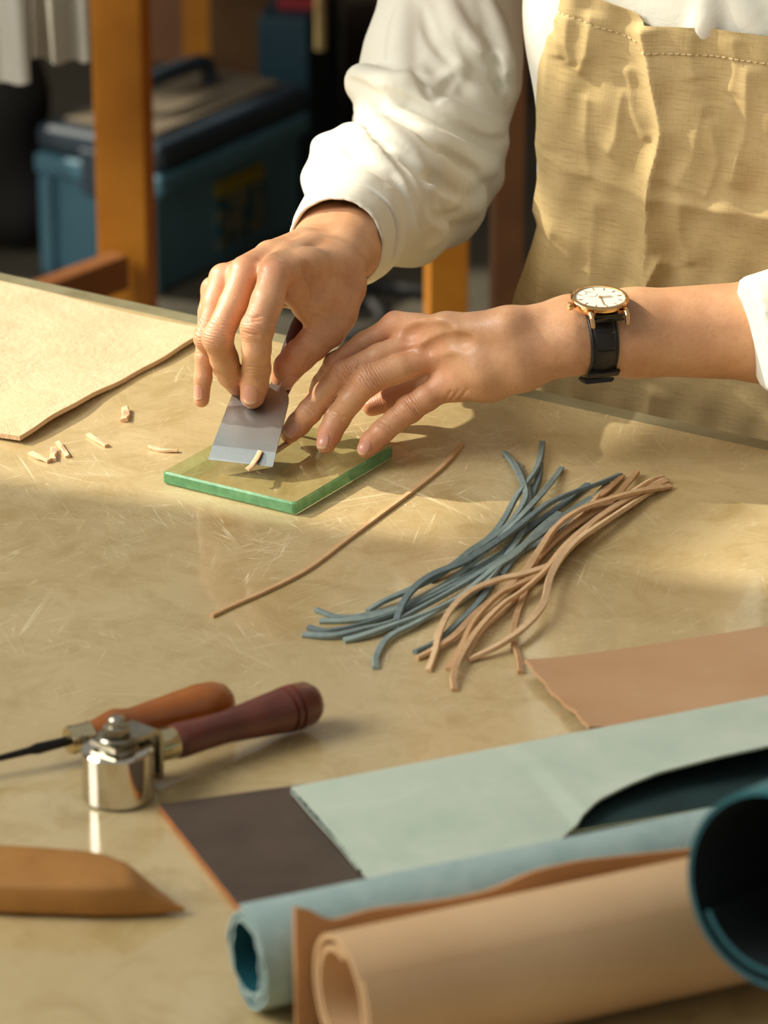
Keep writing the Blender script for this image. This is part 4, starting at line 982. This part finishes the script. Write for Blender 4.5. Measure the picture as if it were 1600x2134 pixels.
# dark teal roll, mouth towards the viewer
tc = W(1612, 1850, 109); tax = nrm(np.array([.62, .78, -.14])); 
tr_ = roll('leather_roll', tc, tax, 230, 44, 1.35, 2.2, DTEAL, start=3.5, n=100, gap=3.5, mat2=basic('teal_inside', srgb(9, 22, 26), srgb(6, 16, 20), 30, .8)); tag(tr_, 'dark teal leather roll with wide dark mouth resting on the tan roll', 'leather roll')  # inner face much darker than the outer teal

# ------------------------------------------------------------------ edge roller
CHR = basic('chrome', srgb(214, 208, 194), srgb(204, 198, 184), 30, .10, .03, 400, .0002, 1.)
ZNC = basic('zinc_plate', srgb(190, 184, 168), srgb(160, 154, 138), 60, .26, .1, 300, .0003, 1.)
BRS = basic('nickel_ferrule', srgb(222, 208, 172), srgb(206, 190, 150), 60, .16, .05, 300, .0003, 1.)
DKW = basic('dark_red_wood', srgb(112, 52, 36), srgb(88, 38, 28), 50, .32, .1, 500, .0003, Coat__Weight=.4)
er = empty('edge_roller', W(248, 1668, 0)); tag(er, 'chrome press roller tool with dark red wooden handle standing on the table', 'roller tool')
rc = W(247, 1660, 0); rc[2] = 0; RR = 17.6; RH_ = 27.
rl = obj('roller', lathe('roller', rc+np.array([0, 0, .4]), (0, 0, 1), [(0, RR-1.4), (1.2, RR), (RH_-1.4, RR), (RH_-.2, RR-.9), (RH_, RR-2.2), (RH_, 4)], 64), None, CHR); autosmooth(rl, 30)
ha = W(352, 1578, 22); hb = W(640, 1466, 14.0); hdir = nrm(hb-ha); hh = np.array([hdir[0], hdir[1], 0]); hh = nrm(hh)
# bracket: plate over the roller, bent down behind it to the ferrule
zt = RH_+3.0; side = np.array([-hh[1], hh[0], 0])
arm = [rc+np.array([0, 0, zt+.4])-hh*10, rc+hh*4+np.array([0, 0, zt+.4]), rc+hh*(RR+1.5)+np.array([0, 0, zt+.4]), rc+hh*(RR+4.2)+np.array([0, 0, zt-1.6]), rc+hh*(RR+5.0)+np.array([0, 0, zt-6]), rc+hh*(RR+5.0)+np.array([0, 0, 14]), rc+hh*(RR+4.4)+np.array([0, 0, 3.5])]
upv = [(0, 0, 1), (0, 0, 1), (0, 0, 1), hh+np.array([0, 0, 1]), hh, hh, hh]
brk = obj('bracket', sweep('bracket', arm, [(-8.2, -1.3), (8.2, -1.3), (8.2, 1.3), (-8.2, 1.3)], upv), None, ZNC)
wsh = obj('washer', lathe('washer', rc+np.array([0, 0, zt+1.8]), (0, 0, 1), [(0, 9.2), (1.0, 9.6), (1.8, 9.0)], 40), None, ZNC); autosmooth(wsh)
wsh2 = obj('washer', lathe('washer', rc+np.array([0, 0, RH_+.45]), (0, 0, 1), [(0, 10.6), (1.5, 10.6)], 40), None, ZNC); autosmooth(wsh2)
nut = obj('nut', lathe('nut', rc+np.array([0, 0, zt+3.7]), (0, 0, 1), [(0, 6.2), (.5, 6.6), (4.2, 6.6), (5.0, 5.6)], 6), None, ZNC)
blt = obj('bolt', lathe('bolt', rc+np.array([0, 0, zt+8.7]), (0, 0, 1), [(-1, 4.4), (2.6, 4.4), (3.8, 3.8), (4.8, 2.2), (5.1, .6)], 28), None, ZNC); autosmooth(blt)
fa = rc+hh*(RR+6.0)+np.array([0, 0, 17.]); hdir = nrm(hb-fa)
fer = obj('ferrule', lathe('ferrule', fa, hdir, [(0, 6.5), (.4, 7.6), (7, 8.0), (13, 8.4), (14, 7.8)], 36), None, BRS); autosmooth(fer)
HL = np.linalg.norm(hb-fa)+6
hp_ = [(11, 7.4), (13, 8.6), (18, 9.0), (30, 8.4), (44, 8.2), (58, 9.4), (HL-23, 11.2), (HL-21, 11.6), (HL-20.6, 10.6), (HL-19.2, 10.6), (HL-18.8, 11.7), (HL-16.6, 11.9), (HL-16.2, 10.8), (HL-14.8, 10.8), (HL-14.4, 11.9), (HL-6, 11.2), (HL-2, 8.8), (HL, 5.2), (HL+.8, 1.5)]
hd_ = obj('handle', lathe('handle', fa, hdir, hp_, 40), None, DKW); autosmooth(hd_, 35)
adopt(er, rl, brk, wsh, wsh2, nut, blt, fer, hd_)

# ------------------------------------------------------------------ awl
AMB = basic('amber_wood', srgb(172, 98, 30), srgb(140, 74, 20), 40, .34, .1, 500, .0003, Coat__Weight=.4)
BLK = basic('black_steel', srgb(46, 44, 40), srgb(34, 32, 30), 60, .32, .1, 400, .0003, .7)
aw = empty('awl', W(150, 1560, 0)); tag(aw, 'awl with amber wooden handle, nickel collar and dark shank behind roller', 'awl')
a0 = W(-80, 1600, 8); a1 = W(150, 1542, 12); a2 = W(470, 1462, 12.5); ad = nrm(a2-a1); L1 = np.linalg.norm(a2-a1)
sd = nrm(a0-a1); SL = np.linalg.norm(a0-a1)
shk = obj('shank', lathe('shank', a1+ad*4, sd, [(0, 2.4), (12, 2.6), (22, 2.9), (26, 2.0), (40, 1.7), (SL+30, 1.0)], 20), None, BLK); autosmooth(shk)
fr_ = obj('ferrule', lathe('ferrule', a1, ad, [(-2.5, 4), (-2.2, 6.8), (0, 7.3), (3, 6.9), (9, 7.0), (10, 7.4), (11, 6.6)], 36), None, BRS); autosmooth(fr_)
hl = L1+3
hn = obj('handle', lathe('handle', a1, ad, [(9, 6.8), (13, 7.2), (22, 9.8), (25, 10.2), (28, 9.4), (33, 8.6), (44, 9.6), (60, 11.2), (hl-18, 12.2), (hl-9, 11.8), (hl-3, 9.2), (hl, 5.4), (hl+1, 1.5)], 40), None, AMB); autosmooth(hn, 35)
adopt(aw, shk, fr_, hn)

# ------------------------------------------------------------------ wooden slicker in the front left corner
SLK = basic('pear_wood', srgb(176, 124, 62), srgb(156, 106, 48), 30, .5, .12, 500, .0003, stretch=(1, 1, 1))
top_ = [(-140, 1785), (0, 1782), (120, 1790), (205, 1800), (262, 1824), (330, 1852), (383, 1870)]
bot_ = [(-140, 1868), (0, 1884), (120, 1888), (205, 1890), (270, 1886), (330, 1880), (383, 1873)]
ua = nrm(W(383, 1872, 10)-W(-140, 1826, 10)); rings_ = []
n = 28; vs = []; fs = []
tp = catmull([W(x, y, 9) for x, y in top_], 4); bt = catmull([W(x, y, 9) for x, y in bot_], 4)
for k in range(len(tp)):
    A_, B_ = tp[k], bt[k]; c_ = (A_+B_)/2; hgt = np.linalg.norm(A_-B_)/2; f = max(.12, min(1, hgt/14)); c_[2] = 9.5*f+.6*(1-f)+2*(1-f)
    w_ = nrm((A_-B_)*[1, 1, 0]); hw_ = hgt*.86
    for i in range(n):
        q = 2*math.pi*i/n; cx, cy = math.cos(q), math.sin(q); sx = abs(cx)**.42*np.sign(cx); sy = abs(cy)**.42*np.sign(cy)
        vs.append(c_+w_*hw_*sx+np.array([0, 0, 1])*9.2*f*sy)
for k in range(len(tp)-1):
    for i in range(n): j = (i+1) % n; fs.append((k*n+i, k*n+j, (k+1)*n+j, (k+1)*n+i))
fs.append(tuple(range(n))); fs.append(tuple(range((len(tp)-1)*n, len(tp)*n)))
me = mesh('wood_slicker', vs, fs); fixn(me); ws = autosmooth(obj('wood_slicker', me, None, SLK), 75)
tag(ws, 'pointed brown wooden slicker stick lying in the front left corner', 'slicker')

# ------------------------------------------------------------------ background
ORG = basic('orange_varnished_wood', srgb(206, 134, 38), srgb(184, 114, 28), 14, .45, .05, 300, .0004)
BRW = basic('brown_wood', srgb(150, 94, 48), srgb(122, 74, 36), 14, .55, .05)
def at(px, py, dep): return D(px, py, dep)
bench = empty('storage_bench', (-230, 3600, -TZ)); tag(bench, 'orange varnished wooden bench frame behind the table at upper left', 'bench')
def vpost(nm, px, dep, w, mat, z1=60., ax=None, parent=None, py=300, z0=-TZ):
    c = at(px, py, dep); o = obj(nm, box(nm, (c[0], c[1], (z0+z1)/2), (w/2, w/2, (z1-z0)/2), ax, 2), None, mat)
    if parent: adopt(parent, o)
    return c
rot = lambda a: [np.array([math.cos(a), math.sin(a), 0]), np.array([-math.sin(a), math.cos(a), 0]), np.array([0, 0, 1])]
ra = rot(math.radians(-8))
pc_ = vpost('leg', 259, 3800, 50, ORG, 40, ra, bench)
pc2 = vpost('leg', 418, 5500, 44, ORG, 40, ra, bench, 50)
rl0, rl1 = at(-160, 498, 3560), at(236, 580, 3790)
rdir = nrm((rl1-rl0)*[1, 1, 0]); rz = (rl0[2]+rl1[2])/2
adopt(bench, obj('rail', box('rail', ((rl0[0]+rl1[0])/2, (rl0[1]+rl1[1])/2, rl1[2]+6), (np.linalg.norm(rl1-rl0)/2, 12, 18), [rdir, np.array([-rdir[1], rdir[0], 0]), (0, 0, 1)], 3), None, BRW))
adopt(bench, obj('shade_board', box('shade_board', (655, 4650, 55), (945, 1000, 16), None, 3), None, BRW))  # unseen board added overhead to darken the low background
pan = at(352, 60, 5600); adopt(bench, obj('back_panel', box('back_panel', (pan[0], pan[1], -330), (46, 8, 370), None), None, basic('panel_brown', srgb(150, 104, 72), srgb(130, 88, 58), 10, .7)))

BLT = basic('blue_plastic', srgb(86, 130, 148), srgb(74, 116, 134), 8, .42, .05)
BLD = basic('dark_lid_plastic', srgb(58, 72, 84), srgb(46, 58, 68), 8, .4, .05)
GREYT = basic('tan_tray', srgb(132, 118, 96), srgb(110, 98, 80), 20, .8, .1)  # grey-tan tone for the top of the lid
tbx = empty('toolbox', (0, 0, -TZ)); c0 = W(338, 618, -TZ); tbx.location = M((c0[0], c0[1], -TZ)); tag(tbx, 'large blue plastic toolbox with dark lid and side label on the floor', 'toolbox')
sdir = -E1; ldir = -E2
# left (short) side runs to the left, the long side goes back
def tbp(nm, s0, s1, l0, l1, z0, z1, mat, bev=8, rake=0.):
    c = c0+sdir*(s0+s1)/2+ldir*(l0+l1)/2; c[2] = -TZ+(z0+z1)/2
    o = obj(nm, box(nm, c, ((s1-s0)/2, (l1-l0)/2, (z1-z0)/2), [sdir, ldir, (0, 0, 1)], bev, 3), None, mat); adopt(tbx, o); return o
tbp('body', 4, 182, 4, 322, 0, 140, BLT, 10); tbp('body_rim', -6, 192, -6, 332, 130, 158, BLT, 8)
tbp('lid', -4, 190, -4, 330, 160, 196, BLD, 14); tbp('lid_tray', 22, 164, 22, 304, 194, 202, GREYT, 3)
tbp('corner_rib', 164, 184, -8, 6, 0, 130, BLT, 4); tbp('corner_rib', 2, 22, -8, 6, 0, 130, BLT, 4); tbp('latch', 78, 112, -14, -4, 120, 178, BLD, 4)
hnd_p = [c0+sdir*93+ldir*l+np.array([0, 0, z]) for l, z in ((80, 200), (85, 224), (110, 236), (215, 236), (240, 224), (245, 200))]
adopt(tbx, obj('handle', sweep('handle', catmull(hnd_p, 4), circ(11, 12)), None, BLD, True))
LBL = NT('label_print'); v = LBL.coord('Generated', (1, 1, 1)); sp = LBL.n('ShaderNodeSeparateXYZ'); LBL.l(v, sp.inputs[0])
nz = LBL.noise(v, 3.2, 2); 
cc = LBL.mix(LBL.ramp(nz, [(.42, 0.), (.5, 1.)]), srgb(104, 104, 84), srgb(12, 70, 80))  # print colours dimmed to stand in for shade on the long side
cc = LBL.mix(LBL.ramp(sp.outputs['Z'], [(.74, 0.), (.78, 1.)]), cc, srgb(130, 116, 24)); LBL.set(Base__Color=cc, Roughness=.5)
lc = c0-sdir*-1+ldir*190; lc[2] = -TZ+75
adopt(tbx, obj('label', box('label', c0+ldir*175+sdir*1.5+np.array([0, 0, 72]), (3.5, 52, 44), [sdir, ldir, (0, 0, 1)], 1), None, LBL.m))

TEAL = basic('teal_box_plastic', srgb(26, 62, 76), srgb(18, 48, 60), 10, .5, .05)
REDP = basic('red_plastic', srgb(150, 28, 34), srgb(120, 20, 26), 10, .5, .05)
c1 = at(625, 420, 5150); cb2 = empty('storage_case', (c1[0], c1[1], -TZ)); tag(cb2, 'dark teal upright case with red strip on top beside the toolbox', 'case')
adopt(cb2, obj('case_body', box('case_body', (c1[0], c1[1]+100, (-TZ-485)/2), (34, 130, (TZ-485)/2), rot(-.15), 6, 3), None, TEAL), obj('red_strip', box('red_strip', (c1[0]+6, c1[1]+70, -478), (26, 60, 7), rot(-.15), 2), None, REDP))
# dark clutter boxes behind
DRK = basic('dark_cardboard', srgb(58, 40, 26), srgb(40, 28, 20), 10, .8, .1)
for (px, py, dep, sz, mat, lab, cat) in [(545, 80, 5400, (70, 70, 60), basic('cardboard_brown', srgb(110, 76, 40), srgb(86, 58, 30), 10, .8), 'brown cardboard box in the gloom behind the toolbox', 'box'),
                                         (815, 250, 5450, (60, 90, 150), DRK, 'dark upright carton behind the teal case', 'carton')]:
    c = at(px, py, dep); z1 = c[2]+sz[2]; o = obj('carton', box('carton', (c[0], c[1], (-TZ+z1)/2), (sz[0], sz[1], (z1+TZ)/2), rot(.1), 3), None, mat); tag(o, lab, cat)
st = at(668, 60, 4600); o = obj('curtain_rod', lathe('curtain_rod', (st[0], st[1], at(668, 108, 4600)[2]), (0, 0, 1), [(0, 7), (400, 7)], 14), None, basic('brass_rod', srgb(150, 130, 84), srgb(120, 100, 60), 40, .4, .1)); tag(o, 'thin pale vertical rod hanging in the dark background', 'rod')
# white cloths hanging at top left
CLO = basic('grey_white_cloth', srgb(214, 208, 194), srgb(200, 194, 178), 12, .9, .2, 300, .001)
for (xa, xb, yb, dep, lab) in [(-120, 64, 168, 3560, 'pale hanging cloth at the left picture edge, the longer one'), (72, 190, 122, 3600, 'shorter pale cloth hanging next to the orange bench leg')]:
    a_, b_ = at(xa, yb, dep), at(xb, yb, dep); g = np.zeros((30, 20, 3))
    for i in range(30):
        for j in range(20):
            s = i/29; p = a_*(1-s)+b_*s; zz = (a_[2]-4*math.sin(s*3))*(1-j/19)+30*(j/19); g[i, j] = (p[0], p[1]+9*math.sin(s*12+j*.05), zz)
    o = sheet('hanging_cloth', g, 2, CLO); tag(o, lab, 'cloth', 'pale cloths hanging at the upper left')
# black bag on the left
BAG = basic('black_bag_fabric', srgb(34, 31, 28), srgb(22, 20, 19), 10, .8, .3, 200, .002)
cbag = at(-10, 420, 4950); BFd = Field((cbag[0]-190, cbag[1]-120, -TZ-10), (cbag[0]+140, cbag[1]+140, -330), 8.)
BFd.chain([(np.array([cbag[0]-60, cbag[1], -660.]), 80), (np.array([cbag[0], cbag[1], -540.]), 68), (np.array([cbag[0]+10, cbag[1]+20, -480.]), 40)], 40); BFd.chain([(np.array([cbag[0]+30, cbag[1], -680.]), 62), (np.array([cbag[0], cbag[1], -560.]), 50)], 30)
v_, q_ = BFd.surf(3); v_[:, 2] = np.maximum(v_[:, 2], -TZ+1); tag(obj('bag', quadmesh('bag', v_, q_), None, BAG), 'slumped black bag on the floor left of the toolbox', 'bag')
# stool behind the worker
stl = empty('side_table', (120, 3500, -TZ)); tag(stl, 'wooden side table whose legs show behind the white sleeve', 'side table')
s1 = vpost('leg', 930, 3900, 40, ORG, -60, rot(.12), stl, 560); s2 = vpost('leg', 1056, 3700, 30, basic('dark_wood', srgb(112, 70, 34), srgb(92, 56, 26), 14, .6, .05), -60, rot(.1), stl, 500)
s3 = np.array([s1[0]+200, s1[1]+190, 0]); s4 = np.array([s2[0]+190, s2[1]+190, 0])
for q_ in (s3, s4): adopt(stl, obj('leg', box('leg', (q_[0], q_[1], (-TZ-60)/2), (20, 20, (TZ-60)/2), rot(.35), 2), None, BRW))
adopt(stl, obj('table_top', box('table_top', ((s1[0]+s4[0])/2, (s1[1]+s4[1])/2, -45), (230, 230, 14), rot(.35), 4), None, ORG))
# cables on the floor
CAB = basic('black_rubber', srgb(26, 24, 22), srgb(18, 17, 16), 10, .6, .05)
for lab, pts in (('black cable looping round on the floor behind the hands', [(700, 690), (760, 700), (800, 670), (770, 630), (700, 615), (650, 640), (690, 690)]), ('black cable running straight along the floor towards the side table', [(740, 600), (800, 598), (860, 606), (940, 612)])):
    P3 = catmull([W(x, y, -TZ+9) for x, y in pts], 8); o = obj('cable', sweep('cable', P3, circ(9, 10)), None, CAB, True); tag(o, lab, 'cable')
